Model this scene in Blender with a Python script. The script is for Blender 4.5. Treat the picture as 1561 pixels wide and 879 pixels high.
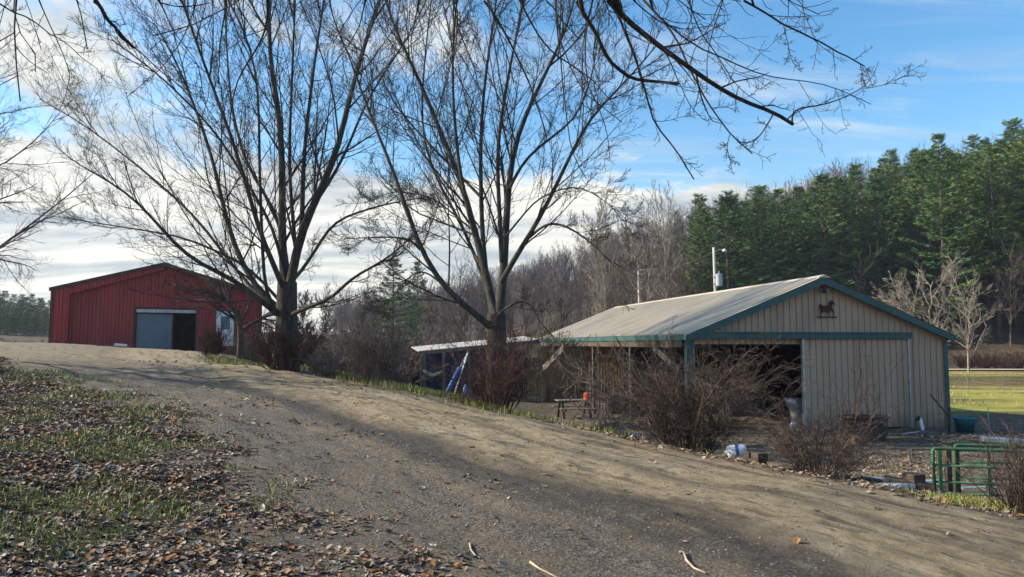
import bpy, math, random
import numpy as np
from mathutils import Vector, Matrix

for o in list(bpy.data.objects):
    bpy.data.objects.remove(o, do_unlink=True)
scene = bpy.context.scene
COL = scene.collection
R = math.radians

# ------------------------------------------------------------------ camera
F_PX, CX, CY = 1100.0, 780.5, 439.5          # photograph: 1561 x 879
PITCH = math.atan(84.5 / F_PX)
CAMZ = 1.6
cam_d = bpy.data.cameras.new('camera'); cam = bpy.data.objects.new('camera', cam_d); COL.objects.link(cam)
cam_d.sensor_width = 36.0; cam_d.lens = F_PX / 1561.0 * 36.0
cam_d.clip_start = 0.05; cam_d.clip_end = 4000.0
cam.location = (0, 0, CAMZ); cam.rotation_euler = (R(90) + PITCH, 0, 0)
scene.camera = cam

# ------------------------------------------------------------------ world, sun, exposure
SUN_AZ, SUN_EL = R(-84.0), R(27.0)           # azimuth measured from +Y towards +X
world = bpy.data.worlds.new('World'); scene.world = world; world.use_nodes = True
wn = world.node_tree; wn.nodes.clear()
def WN(t, **k):
    n = wn.nodes.new(t)
    for a, b in k.items(): setattr(n, a, b)
    return n
def wl(a, b): wn.links.new(a, b)
def wmath(op, a, b=None, c=None, clamp=False):
    n = WN('ShaderNodeMath', operation=op); n.use_clamp = clamp
    for i, v in enumerate((a, b, c)):
        if v is None: continue
        if isinstance(v, (int, float)): n.inputs[i].default_value = v
        else: wl(v, n.inputs[i])
    return n.outputs[0]
def wramp(v, a, b, smooth=True):
    n = WN('ShaderNodeMapRange'); n.interpolation_type = 'SMOOTHSTEP'
    wl(v, n.inputs[0]); n.inputs[1].default_value = a; n.inputs[2].default_value = b
    return n.outputs[0]
sky = WN('ShaderNodeTexSky', sky_type='NISHITA'); sky.sun_disc = False
sky.sun_elevation = SUN_EL; sky.sun_rotation = SUN_AZ
sky.air_density = 1.1; sky.dust_density = 0.6; sky.ozone_density = 2.2
hsv = WN('ShaderNodeHueSaturation'); hsv.inputs['Saturation'].default_value = 1.32; hsv.inputs['Hue'].default_value = 0.496; hsv.inputs['Value'].default_value = 0.86
wl(sky.outputs[0], hsv.inputs['Color'])
bg1 = WN('ShaderNodeBackground'); wl(hsv.outputs[0], bg1.inputs[0]); bg1.inputs[1].default_value = 0.15
tc = WN('ShaderNodeTexCoord'); sep = WN('ShaderNodeSeparateXYZ'); wl(tc.outputs['Generated'], sep.inputs[0])
X, Y, Z = sep.outputs
zz = wmath('ADD', wmath('MAXIMUM', Z, 0.0), 0.10)
comb = WN('ShaderNodeCombineXYZ'); wl(wmath('DIVIDE', X, zz), comb.inputs[0]); wl(wmath('DIVIDE', Y, zz), comb.inputs[1])
mp = WN('ShaderNodeMapping'); mp.inputs['Location'].default_value = (3.1, 1.7, 0.4); mp.inputs['Rotation'].default_value = (0, 0, R(28)); mp.inputs['Scale'].default_value = (1.15, 0.75, 1)
wl(comb.outputs[0], mp.inputs[0])
n1 = WN('ShaderNodeTexNoise'); n1.inputs['Scale'].default_value = 1.25; n1.inputs['Detail'].default_value = 9; n1.inputs['Roughness'].default_value = 0.58; n1.inputs['Distortion'].default_value = 0.35
wl(mp.outputs[0], n1.inputs['Vector'])
n2 = WN('ShaderNodeTexNoise'); n2.inputs['Scale'].default_value = 4.0; n2.inputs['Detail'].default_value = 8; n2.inputs['Roughness'].default_value = 0.65
wl(mp.outputs[0], n2.inputs['Vector'])
dens = wmath('ADD', wmath('MULTIPLY', n1.outputs[0], 0.72), wmath('MULTIPLY', n2.outputs[0], 0.28))
low = wmath('SUBTRACT', 1.0, wramp(Z, 0.15, 0.26))                    # thick bank near the horizon
left = wmath('SUBTRACT', 1.0, wramp(X, -0.62, -0.22))
right = wramp(X, 0.10, 0.42)
cov = wmath('ADD', wmath('MULTIPLY', wmath('SUBTRACT', low, 0.10), 0.42), wmath('MULTIPLY', left, 0.06))
cov = wmath('SUBTRACT', cov, wmath('MULTIPLY', right, 0.20))
cl = wmath('ADD', dens, cov)
cmask = wramp(cl, 0.485, 0.62)
mpw = WN('ShaderNodeMapping'); mpw.inputs['Location'].default_value = (5, 2, 1); mpw.inputs['Rotation'].default_value = (0, 0, R(-35)); mpw.inputs['Scale'].default_value = (0.55, 2.6, 1); wl(comb.outputs[0], mpw.inputs[0])
nw = WN('ShaderNodeTexNoise'); nw.inputs['Scale'].default_value = 1.5; nw.inputs['Detail'].default_value = 9; nw.inputs['Roughness'].default_value = 0.66; nw.inputs['Distortion'].default_value = 0.6; wl(mpw.outputs[0], nw.inputs['Vector'])
wisp = wmath('MULTIPLY', wramp(nw.outputs[0], 0.46, 0.74), 0.45)
cmask = wmath('MAXIMUM', cmask, wisp)
n3 = WN('ShaderNodeTexNoise'); n3.inputs['Scale'].default_value = 2.2; n3.inputs['Detail'].default_value = 6; n3.inputs['Roughness'].default_value = 0.55
mp3 = WN('ShaderNodeMapping'); mp3.inputs['Location'].default_value = (9, 4, 2); mp3.inputs['Scale'].default_value = (0.55, 1.3, 1); wl(comb.outputs[0], mp3.inputs[0]); wl(mp3.outputs[0], n3.inputs['Vector'])
cr = WN('ShaderNodeValToRGB'); wl(n3.outputs[0], cr.inputs[0])
cr.color_ramp.elements[0].position = 0.36; cr.color_ramp.elements[0].color = (0.50, 0.55, 0.58, 1)
cr.color_ramp.elements[1].position = 0.58; cr.color_ramp.elements[1].color = (0.98, 0.95, 0.84, 1)
bg2 = WN('ShaderNodeBackground'); wl(cr.outputs[0], bg2.inputs[0]); bg2.inputs[1].default_value = 0.62
mx = WN('ShaderNodeMixShader'); wl(wmath('MULTIPLY', cmask, 0.97), mx.inputs[0]); wl(bg1.outputs[0], mx.inputs[1]); wl(bg2.outputs[0], mx.inputs[2])
wo = WN('ShaderNodeOutputWorld'); wl(mx.outputs[0], wo.inputs[0])

sun_d = bpy.data.lights.new('sun', 'SUN'); sun = bpy.data.objects.new('sun', sun_d); COL.objects.link(sun)
sun_d.energy = 5.0; sun_d.angle = R(0.8); sun_d.color = (1.0, 0.88, 0.70)
sdir = Vector((math.sin(SUN_AZ) * math.cos(SUN_EL), math.cos(SUN_AZ) * math.cos(SUN_EL), math.sin(SUN_EL)))
sun.rotation_euler = (-sdir).to_track_quat('-Z', 'Y').to_euler(); sun.location = sdir * 60

scene.render.engine = 'CYCLES'
scene.render.resolution_x, scene.render.resolution_y = 1024, 577
vs = scene.view_settings; vs.view_transform = 'Standard'; vs.look = 'None'; vs.gamma = 1.0; vs.exposure = 0.90
vs.use_curve_mapping = False
scene.cycles.max_bounces = 5; scene.cycles.diffuse_bounces = 3; scene.cycles.transparent_max_bounces = 8
scene.cycles.volume_bounces = 0

# ------------------------------------------------------------------ picture geometry helpers
cp, sp = math.cos(PITCH), math.sin(PITCH)
def ray(u, v):
    a = (u - CX) / F_PX; b = (CY - v) / F_PX
    return Vector((a, cp - b * sp, sp + b * cp))
def at(u, v, y):
    r = ray(u, v); return Vector((r.x / r.y * y, y, CAMZ + r.z / r.y * y))

# ------------------------------------------------------------------ numpy noise
def vnoise(x, y, seed=0):
    xi = np.floor(x).astype(np.int64); yi = np.floor(y).astype(np.int64)
    xf = x - xi; yf = y - yi
    xf = xf * xf * (3 - 2 * xf); yf = yf * yf * (3 - 2 * yf)
    def h(a, b):
        n = (a * 374761393 + b * 668265263 + seed * 1442695041) & 0x7fffffff
        n = ((n ^ (n >> 13)) * 1274126177) & 0x7fffffff
        n = n ^ (n >> 16)
        return (n & 0xffff) / 65535.0
    return (h(xi, yi) * (1 - xf) + h(xi + 1, yi) * xf) * (1 - yf) + (h(xi, yi + 1) * (1 - xf) + h(xi + 1, yi + 1) * xf) * yf
def fbm(x, y, o=4, seed=0):
    s = 0; a = 0.5; t = 0
    for i in range(o):
        s = s + a * vnoise(x * 2 ** i, y * 2 ** i, seed + i * 17); t += a; a *= 0.5
    return s / t
def sst(x, a, b):
    t = np.clip((x - a) / (b - a), 0, 1); return t * t * (3 - 2 * t)

# ------------------------------------------------------------------ terrain
EDGE_PX = [(1561, 790, 8.5), (1240, 725, 10.6), (1060, 690, 12.6), (940, 664, 14.4), (820, 640, 16.6), (700, 612, 19.6), (600, 590, 23.0),
           (470, 564, 28.0), (330, 545, 36.0), (305, 536, 45.0)]
edge = [at(*e) for e in EDGE_PX]
EP = np.array([[14.0, -3.5]] + [[e.x, e.y] for e in edge] + [[-27, 70]])
CP = [(e.x, e.y, e.z) for e in edge]
for (u, v, y) in [(780, 879, 5.15), (480, 760, 7.0), (250, 640, 11.6), (0, 555, 21), (780, 700, 9.8), (500, 640, 13.2), (1150, 800, 6.6),
                  (250, 580, 20), (120, 545, 30), (0, 521.5, 46), (60, 522, 46), (205, 530, 47), (0, 700, 7.6), (400, 590, 20)]:
    p = at(u, v, y); CP.append((p.x, p.y, p.z))
CP += [(0, 0, 0.0), (-6, 0, .35), (6, 0, -.35), (0, -10, 0), (-20, -10, .8), (20, -10, -1), (-20, 8, 1.1), (-34, 20, 1.8), (-45, 45, 2.0),
       (14, 6, -1.0), (9.0, 12.6, -1.12), (5.6, 15.5, -1.12), (11, 18, -1.2), (6, 22, -1.2), (14, 24, -1.2), (22, 16, -1.25), (30, 30, -1.3), (2.2, 20, -1.1),
       (3.5, 26, -1.3), (1.0, 25, -1.25), (2.4, 31, -1.5), (2.0, 44, -1.9), (6, 44, -1.6), (-1.5, 30, -1.2), (-3, 41, -1.25), (-6, 36, -0.9),
       (14, 44, -1.3), (-9, 44, -0.7), (-6, 60, -1.6), (-12, 60, -.6), (20, 60, -1.25), (40, 50, -1.3), (40, 72, -1.2), (5, 70, -1.5), (-20, 40, .95), (-24, 55, .9), (-30, 60, 1.3), (-45, 70, 1.4), (-13.5, 33, .6)]
CP = np.array(CP)
def _tps(d): return np.where(d > 1e-9, d * d * np.log(d + 1e-9), 0)
_A = CP[:, :2] / 10.0
_K = _tps(np.linalg.norm(_A[:, None] - _A[None], axis=2)) + np.eye(len(CP)) * 0.006
_Pm = np.hstack([np.ones((len(CP), 1)), _A])
_M = np.block([[_K, _Pm], [_Pm.T, np.zeros((3, 3))]])
_W = np.linalg.solve(_M, np.concatenate([CP[:, 2], np.zeros(3)]))
def near_h(x, y):
    x = np.asarray(x, float); sh = x.shape; q = np.stack([x.ravel(), np.asarray(y, float).ravel()], 1) / 10
    out = np.zeros(len(q))
    for i in range(0, len(q), 40000):
        b = q[i:i + 40000]
        d = np.linalg.norm(b[:, None] - _A[None], axis=2)
        out[i:i + 40000] = _tps(d) @ _W[:-3] + _W[-3] + b @ _W[-2:]
    return out.reshape(sh)
# distant hills: by picture column, ridge row (bare ground) and distance
RID_U = np.array([-1400, -300, 0, 80, 200, 330, 450, 540, 620, 700, 780, 860, 960, 1060, 1250, 1561, 1900, 3500])
RID_V = np.array([515, 510, 506, 508, 514, 514, 512, 507, 494, 478, 456, 430, 396, 378, 342, 345, 345, 345])
RID_D = np.array([240, 240, 240, 260, 300, 340, 420, 460, 430, 420, 400, 380, 350, 320, 270, 230, 220, 220])
TOE_D = np.array([80, 80, 80, 80, 90, 120, 170, 180, 170, 150, 130, 120, 110, 102, 100, 106, 120, 130])
RID_A = np.arctan((RID_U - CX) / F_PX); RID_H = CAMZ + (524 - RID_V) / F_PX * RID_D
def edge_sd(x, y):
    """along (s) and signed distance (d, positive on the camera's side) to the right verge of the driveway"""
    x = np.asarray(x, float); y = np.asarray(y, float)
    best = np.full(x.shape, 1e9); S = np.zeros(x.shape); D = np.zeros(x.shape); acc = 0
    for i in range(len(EP) - 1):
        a, b = EP[i], EP[i + 1]; t = b - a; L = np.hypot(*t); t = t / L
        px, py = x - a[0], y - a[1]
        l = np.clip(px * t[0] + py * t[1], 0, L); dx, dy = px - l * t[0], py - l * t[1]
        dist = np.hypot(dx, dy); side = np.sign(-(t[0] * dy - t[1] * dx)) * -1
        m = dist < best
        best = np.where(m, dist, best); S = np.where(m, acc + l, S); D = np.where(m, dist * side, D); acc += L
    return S, D
def height(x, y, detail=True):
    x = np.asarray(x, float); y = np.asarray(y, float)
    r = np.hypot(x, y); az = np.arctan2(x, y)
    nh = near_h(np.clip(x, -60, 60), np.clip(y, -20, 76)) if np.size(x) else x * 0
    w = sst(r, 56, 80)
    toe = np.interp(az, RID_A, TOE_D); rd = np.interp(az, RID_A, RID_D); rh = np.interp(az, RID_A, RID_H)
    back = np.abs(az) > R(75)
    rh = np.where(back, 14, rh)
    base = np.where(az < -.35, 0.8, -1.1)
    f = sst(r, toe, rd * 1.02); f = 0.45 * f + 0.55 * np.clip((r - toe) / (rd - toe), 0, 1)
    far = base + (rh - base) * f + (fbm(x / 40, y / 40, 3, 5) - .5) * 7 * sst(r, 90, 200) * f
    # rough bank in the far left field
    far = far + 3.4 * np.exp(-((r - 74) / 9) ** 2) * sst(-az, .58, .66)
    h = nh * (1 - w) + far * w
    if detail:
        s, d = edge_sd(x, y)
        k = 1 - sst(r, 40, 70)
        h = h + k * ((fbm(x * 1.3, y * 1.3, 4, 3) - .5) * .07 + (fbm(x * .35, y * .35, 2, 9) - .5) * .10)
        onr = sst(d, .1, .8) * (1 - sst(d, 7, 8.5))
        for c, wd, dp in ((1.1, .28, .035), (2.6, .25, .02), (4.9, .35, .045), (6.4, .3, .03)):
            h = h - k * onr * dp * np.exp(-((d - c + (fbm(s * .3, s * 0 + c, 2, 21) - .5) * .5) / wd) ** 2)
        h = h + k * onr * (fbm(s * 1.1, d * 5, 4, 31) - .5) * .055
        h = h + k * (1 - onr) * (fbm(x * 5, y * 5, 2, 41) - .5) * .04
    return h
def hz(x, y): return float(height(np.array([x]), np.array([y]), False)[0])
def ground_at(u, v, y0=3.0, y1=120.0):
    """point of the ground seen at a pixel"""
    ys = np.exp(np.linspace(math.log(y0), math.log(y1), 500)); r = ray(u, v)
    xs = r.x / r.y * ys; zs = CAMZ + r.z / r.y * ys
    hh = height(xs, ys, False); k = np.nonzero(zs <= hh)[0]
    i = k[0] if len(k) else 499
    return Vector((xs[i], ys[i], hh[i]))
def on_ground(u, y):
    x = (u - CX) / F_PX / cp * y * 1.0
    return Vector((x, y, hz(x, y)))

# ------------------------------------------------------------------ mesh helpers
def np_mesh(name, verts, faces_list, smooth=False, attrs=None):
    """faces_list: list of (n,k) int arrays"""
    me = bpy.data.meshes.new(name)
    verts = np.asarray(verts, np.float32)
    me.vertices.add(len(verts)); me.vertices.foreach_set('co', verts.ravel())
    faces_list = [np.asarray(f, np.int32) for f in faces_list if len(f)]
    nl = sum(f.size for f in faces_list); nf = sum(len(f) for f in faces_list)
    me.loops.add(nl); me.polygons.add(nf)
    me.loops.foreach_set('vertex_index', np.concatenate([f.ravel() for f in faces_list]))
    st = []; c = 0
    for f in faces_list:
        st.append(c + np.arange(len(f)) * f.shape[1]); c += f.size
    me.polygons.foreach_set('loop_start', np.concatenate(st).astype(np.int32))
    me.polygons.foreach_set('use_smooth', np.full(nf, smooth, bool))
    me.update(calc_edges=True)
    for k, a in (attrs or {}).items():
        a = np.asarray(a, np.float32)
        if a.ndim == 1:
            at_ = me.attributes.new(k, 'FLOAT', 'POINT'); at_.data.foreach_set('value', a)
        else:
            at_ = me.attributes.new(k, 'FLOAT_VECTOR', 'POINT'); at_.data.foreach_set('vector', a.ravel())
    return me
def link(name, me, mat=None, parent=None, **tags):
    o = bpy.data.objects.new(name, me); COL.objects.link(o)
    if mat is not None and not me.materials: me.materials.append(mat)
    if parent is not None: o.parent = parent
    for k, v in tags.items(): o[k] = v
    return o
def thing(name, label, cat, loc=(0, 0, 0), rot=0.0, group=None):
    o = bpy.data.objects.new(name, None); COL.objects.link(o); o.location = loc; o.rotation_euler = (0, 0, rot)
    o.empty_display_size = .3
    o['label'] = label; o['category'] = cat
    if group: o['group'] = group
    return o
def tag(o, label, cat, group=None, kind=None):
    o['label'] = label; o['category'] = cat
    if group: o['group'] = group
    if kind: o['kind'] = kind
    return o
class MB:
    def __init__(s): s.v = []; s.f = []
    def add(s, vs, fs):
        n = len(s.v); s.v += [tuple(v) for v in vs]; s.f += [tuple(i + n for i in f) for f in fs]; return s
    def box(s, x0, x1, y0, y1, z0, z1):
        return s.add([(x0, y0, z0), (x1, y0, z0), (x1, y1, z0), (x0, y1, z0), (x0, y0, z1), (x1, y0, z1), (x1, y1, z1), (x0, y1, z1)],
                     [(0, 3, 2, 1), (4, 5, 6, 7), (0, 1, 5, 4), (1, 2, 6, 5), (2, 3, 7, 6), (3, 0, 4, 7)])
    def beam(s, p, q, w, h, up=(0, 0, 1)):
        p = Vector(p); q = Vector(q); d = (q - p).normalized(); a = d.cross(Vector(up))
        if a.length < 1e-4: a = d.cross(Vector((1, 0, 0)))
        a.normalize(); b = a.cross(d).normalized(); a = a * w / 2; b = b * h / 2
        return s.add([p - a - b, p + a - b, p + a + b, p - a + b, q - a - b, q + a - b, q + a + b, q - a + b],
                     [(0, 1, 2, 3), (7, 6, 5, 4), (0, 4, 5, 1), (1, 5, 6, 2), (2, 6, 7, 3), (3, 7, 4, 0)])
    def tube(s, pts, rads, n=8, cap=True):
        pts = [Vector(p) for p in pts]
        if not hasattr(rads, '__len__'): rads = [rads] * len(pts)
        ref = None; rings = []
        for i, p in enumerate(pts):
            d = (pts[min(i + 1, len(pts) - 1)] - pts[max(i - 1, 0)]).normalized()
            if ref is None:
                ref = d.cross(Vector((0, 0, 1)));
                if ref.length < .1: ref = d.cross(Vector((1, 0, 0)))
            a = (ref - d * ref.dot(d)).normalized(); ref = a; b = d.cross(a)
            rings.append([p + (a * math.cos(t) + b * math.sin(t)) * rads[i] for t in [2 * math.pi * k / n for k in range(n)]])
        fs = []
        for i in range(len(pts) - 1):
            for k in range(n): fs.append((i * n + k, i * n + (k + 1) % n, (i + 1) * n + (k + 1) % n, (i + 1) * n + k))
        if cap: fs.append(tuple(range(n - 1, -1, -1))); fs.append(tuple((len(pts) - 1) * n + k for k in range(n)))
        return s.add([v for r in rings for v in r], fs)
    def lathe(s, prof, n=20, M=None, sx=1, sy=1):
        vs = []; fs = []
        for (r, z) in prof:
            for k in range(n):
                t = 2 * math.pi * k / n; v = Vector((r * math.cos(t) * sx, r * math.sin(t) * sy, z)); vs.append(M @ v if M else v)
        for i in range(len(prof) - 1):
            for k in range(n): fs.append((i * n + k, i * n + (k + 1) % n, (i + 1) * n + (k + 1) % n, (i + 1) * n + k))
        return s.add(vs, fs)
    def prism(s, poly, fn, t0, t1):
        """poly: 2D outline; fn(a, b, t) -> 3D"""
        n = len(poly); vs = [fn(a, b, t0) for a, b in poly] + [fn(a, b, t1) for a, b in poly]
        fs = [tuple(range(n)), tuple(range(2 * n - 1, n - 1, -1))] + [(i, i + n, (i + 1) % n + n, (i + 1) % n) for i in range(n)]
        return s.add(vs, fs)
    def ribs(s, fn, W, bot, top, pitch, gw, gd, s0=0.0, knots=()):
        """ribbed sheet; fn(a, z, off) -> 3D, groove/rib of width gw and offset gd each pitch"""
        prof = []; a = s0
        while a < W - 1e-6:
            e = min(a + pitch - gw, W); prof += [(a, 0), (e, 0)]
            if e < W - gw: prof += [(e + gw * .25, gd), (e + gw * .75, gd)]
            a += pitch
        for k in knots: prof.append((k, 0))
        prof = sorted(set(prof)); vs = []; fs = []
        if prof[-1][0] < W: prof.append((W, 0))
        for (a, o) in prof: vs += [fn(a, bot(a), o), fn(a, top(a), o)]
        for i in range(len(prof) - 1): fs.append((2 * i, 2 * i + 2, 2 * i + 3, 2 * i + 1))
        return s.add(vs, fs)
    def mesh(s, name, smooth=False):
        me = bpy.data.meshes.new(name); me.from_pydata([tuple(v) for v in s.v], [], s.f); me.update()
        if smooth: me.polygons.foreach_set('use_smooth', [True] * len(me.polygons))
        return me
    def build(s, name, mat, parent=None, smooth=False, bevel=0, **tags):
        o = link(name, s.mesh(name, smooth), mat, parent, **tags)
        if bevel:
            m = o.modifiers.new('bevel', 'BEVEL'); m.width = bevel; m.segments = 1; m.limit_method = 'ANGLE'
        return o

# ------------------------------------------------------------------ materials
def newmat(name):
    m = bpy.data.materials.new(name); m.use_nodes = True; nt = m.node_tree; nt.nodes.clear()
    out = nt.nodes.new('ShaderNodeOutputMaterial'); bs = nt.nodes.new('ShaderNodeBsdfPrincipled'); nt.links.new(bs.outputs[0], out.inputs[0])
    return m, nt, bs
class NT:
    def __init__(s, nt): s.nt = nt
    def n(s, t, **k):
        x = s.nt.nodes.new(t)
        for a, b in k.items(): setattr(x, a, b)
        return x
    def l(s, a, b): s.nt.links.new(a, b)
    def math(s, op, a, b=None, clamp=False):
        x = s.n('ShaderNodeMath', operation=op); x.use_clamp = clamp
        for i, v in enumerate((a, b)):
            if v is None: continue
            if isinstance(v, (int, float)): x.inputs[i].default_value = v
            else: s.l(v, x.inputs[i])
        return x.outputs[0]
    def noise(s, vec, scale, detail=4, rough=.55, dist=0):
        x = s.n('ShaderNodeTexNoise'); x.inputs['Scale'].default_value = scale; x.inputs['Detail'].default_value = detail
        x.inputs['Roughness'].default_value = rough; x.inputs['Distortion'].default_value = dist
        if vec is not None: s.l(vec, x.inputs['Vector'])
        return x.outputs[0]
    def ramp(s, fac, stops, interp='LINEAR'):
        x = s.n('ShaderNodeValToRGB'); x.color_ramp.interpolation = interp; e = x.color_ramp.elements
        while len(e) < len(stops): e.new(.5)
        for i, (p, c) in enumerate(stops):
            e[i].position = p; e[i].color = (c, c, c, 1) if isinstance(c, (int, float)) else (*c, 1)
        s.l(fac, x.inputs[0]); return x.outputs[0]
    def step(s, v, a, b):
        x = s.n('ShaderNodeMapRange'); x.interpolation_type = 'SMOOTHSTEP'; s.l(v, x.inputs[0]); x.inputs[1].default_value = a; x.inputs[2].default_value = b; return x.outputs[0]
    def mix(s, f, a, b, mode='MIX'):
        x = s.n('ShaderNodeMix', data_type='RGBA', blend_type=mode)
        for sock, v in ((x.inputs[0], f), (x.inputs[6], a), (x.inputs[7], b)):
            if isinstance(v, (int, float)): sock.default_value = v
            elif isinstance(v, tuple): sock.default_value = (*v, 1)
            else: s.l(v, sock)
        return x.outputs[2]
    def mapping(s, vec, scale=(1, 1, 1), rot=(0, 0, 0), loc=(0, 0, 0)):
        x = s.n('ShaderNodeMapping'); x.inputs['Scale'].default_value = scale; x.inputs['Rotation'].default_value = rot; x.inputs['Location'].default_value = loc
        s.l(vec, x.inputs[0]); return x.outputs[0]
    def bump(s, h, strength, dist, bs):
        x = s.n('ShaderNodeBump'); x.inputs['Strength'].default_value = strength; x.inputs['Distance'].default_value = dist
        s.l(h, x.inputs['Height']); s.l(x.outputs[0], bs.inputs['Normal'])
def pmat(name, c1, c2, scale=4, rough=.8, bump=.3, bdist=.01, bscale=None, metallic=0, stretch=(1, 1, 1), spec=.3, c3=None, s3=1.2, amt3=.5, objrand=0, r2=None):
    m, nt, bs = newmat(name); N = NT(nt)
    co = N.n('ShaderNodeTexCoord').outputs['Object']; v = N.mapping(co, stretch)
    f = N.noise(v, scale, 6, .62)
    c = N.mix(N.step(f, .33, .67), c1, c2)
    if c3 is not None:
        c = N.mix(N.math('MULTIPLY', N.step(N.noise(v, s3, 5, .6, .4), .50, .66), amt3), c, c3)
    if objrand:
        oi = N.n('ShaderNodeObjectInfo').outputs['Random']
        h = N.n('ShaderNodeHueSaturation'); N.l(c, h.inputs['Color']); N.l(N.math('ADD', N.math('MULTIPLY', oi, objrand), 1 - objrand / 2), h.inputs['Value']); c = h.outputs[0]
    N.l(c, bs.inputs['Base Color'])
    bs.inputs['Roughness'].default_value = rough; bs.inputs['Metallic'].default_value = metallic; bs.inputs['Specular IOR Level'].default_value = spec
    if r2 is not None: 
        x = N.n('ShaderNodeMapRange'); N.l(f, x.inputs[0]); x.inputs[3].default_value = rough; x.inputs[4].default_value = r2; N.l(x.outputs[0], bs.inputs['Roughness'])
    if bump: N.bump(N.noise(v, bscale or scale * 4, 5, .7), bump, bdist, bs)
    return m
M = {}
M['bark'] = pmat('grey_brown_bark', (.034, .031, .028), (.085, .077, .068), 9, .95, .9, .03, 26, stretch=(1, 1, .22), c3=(.13, .15, .10), s3=1.5, amt3=.4)
M['bark_dark'] = pmat('dark_bark', (.028, .023, .02), (.07, .058, .05), 12, .95, .8, .015, 30, stretch=(1, 1, .3))
M['twig'] = pmat('fine_twigs', (.026, .022, .02), (.06, .05, .043), 3, .9, 0, objrand=.2)
M['twig_brown'] = pmat('brown_shrub_twigs', (.04, .03, .026), (.14, .105, .085), 2.5, .9, 0)
M['twig_pale'] = pmat('pale_twigs', (.17, .15, .12), (.32, .28, .23), 2, .9, 0)
M['twig_red'] = pmat('reddish_shrub_twigs', (.045, .026, .022), (.13, .075, .06), 2.5, .9, 0, objrand=.25)
M['twig_grey'] = pmat('grey_shrub_twigs', (.085, .068, .055), (.23, .185, .15), 2.5, .9, 0, objrand=.2)
M['woods'] = pmat('far_bare_woods', (.055, .042, .038), (.13, .10, .092), .05, .95, 0, c3=(.11, .07, .055), s3=.02, amt3=.8)
M['pine_bark'] = pmat('pine_bark', (.045, .036, .03), (.10, .08, .065), 4, .95, .6, .03, stretch=(1, 1, .3))
M['tan'] = pmat('tan_painted_steel', (.40, .295, .205), (.45, .34, .245), .8, .5, .1, .004, 3, spec=.35, stretch=(1, 1, .35), c3=(.31, .22, .15), s3=1.1, amt3=.55)
M['green'] = pmat('dark_green_trim', (.018, .082, .082), (.028, .11, .108), 2, .45, .1, .003, spec=.4, c3=(.06, .12, .11), s3=2.5, amt3=.35)
M['roof'] = pmat('weathered_cream_steel_roof', (.50, .44, .335), (.60, .535, .41), .7, .42, .05, .004, 3, spec=.4, stretch=(.3, 1.6, 1), c3=(.32, .27, .20), s3=.9, amt3=.45)
M['red'] = pmat('barn_red_painted_steel', (.27, .026, .027), (.34, .042, .040), .6, .5, .08, .004, 3, spec=.35, stretch=(1, 1, .3), c3=(.20, .03, .032), s3=.8, amt3=.5)
M['redtrim'] = pmat('dark_maroon_trim', (.06, .02, .024), (.09, .03, .035), 2, .5, .1, .003)
M['white'] = pmat('white_paint', (.62, .62, .62), (.78, .78, .76), 3, .6, .1, .003, c3=(.5, .47, .42), s3=4, amt3=.12)
M['wood'] = pmat('weathered_grey_lumber', (.10, .092, .085), (.20, .185, .165), 5, .85, .5, .005, 20, stretch=(3, 3, .35))
M['wood_sunlit'] = pmat('sunlit_toned_lumber', (.27, .19, .10), (.44, .33, .19), 5, .85, .5, .005, 20, stretch=(3, 3, .35))  # sunlit look of the end post and slats put into the colour
M['wood_dark'] = pmat('dark_old_lumber', (.045, .035, .028), (.10, .08, .062), 4, .9, .6, .008, 18, stretch=(1, 3, 3), c3=(.17, .15, .13), s3=3, amt3=.4)
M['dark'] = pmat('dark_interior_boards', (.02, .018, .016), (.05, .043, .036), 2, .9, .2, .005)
M['steel'] = pmat('galvanised_steel', (.34, .37, .40), (.52, .55, .58), 4, .42, .1, .003, metallic=.7, c3=(.26, .24, .22), s3=3, amt3=.4)
M['black'] = pmat('black_rubber', (.018, .018, .019), (.045, .043, .042), 5, .6, .4, .004, c3=(.10, .09, .075), s3=3, amt3=.4)
M['gate'] = pmat('green_gate_enamel', (.025, .10, .05), (.045, .14, .07), 6, .45, .2, .002, c3=(.10, .09, .05), s3=8, amt3=.5)
def splash(m, col, h, amt):
    nt = m.node_tree; N = NT(nt); bs = [n for n in nt.nodes if n.type == 'BSDF_PRINCIPLED'][0]; src = bs.inputs['Base Color'].links[0].from_socket
    co = N.n('ShaderNodeTexCoord').outputs['Object']; sp_ = N.n('ShaderNodeSeparateXYZ'); N.l(co, sp_.inputs[0])
    z = N.math('ADD', sp_.outputs[2], N.math('MULTIPLY', N.math('SUBTRACT', N.noise(co, 2.6, 6, .7), .5), h * 2.2))
    f = N.math('MULTIPLY', N.math('SUBTRACT', 1.0, N.step(z, 0, h)), amt)
    run = N.math('MULTIPLY', N.step(N.noise(N.mapping(co, (7, 7, .35)), 1.0, 5, .7), .56, .70), .30)
    N.l(N.mix(N.math('MAXIMUM', f, run), src, col), bs.inputs['Base Color'])
splash(M['tan'], (.17, .125, .085), .75, .75); splash(M['red'], (.13, .045, .035), 1.1, .6)
M['bluetub'] = pmat('turquoise_plastic', (.012, .15, .20), (.02, .21, .27), 5, .5, .1, .002, c3=(.10, .14, .13), s3=6, amt3=.4)
M['tarp'] = pmat('navy_tarp', (.012, .018, .045), (.03, .045, .11), 3, .6, .8, .05, 2.2, c3=(.05, .08, .17), s3=1.5, amt3=.7)
M['blue'] = pmat('bright_blue_tarp', (.02, .10, .33), (.05, .18, .46), 5, .5, .6, .02, 9)
M['yellow'] = pmat('yellow_board', (.50, .43, .20), (.62, .55, .30), 5, .8, .3, .003)
M['plastic'] = pmat('white_plastic', (.60, .64, .68), (.74, .77, .80), 5, .4, .1, .002, c3=(.45, .44, .40), s3=7, amt3=.5)
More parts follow.
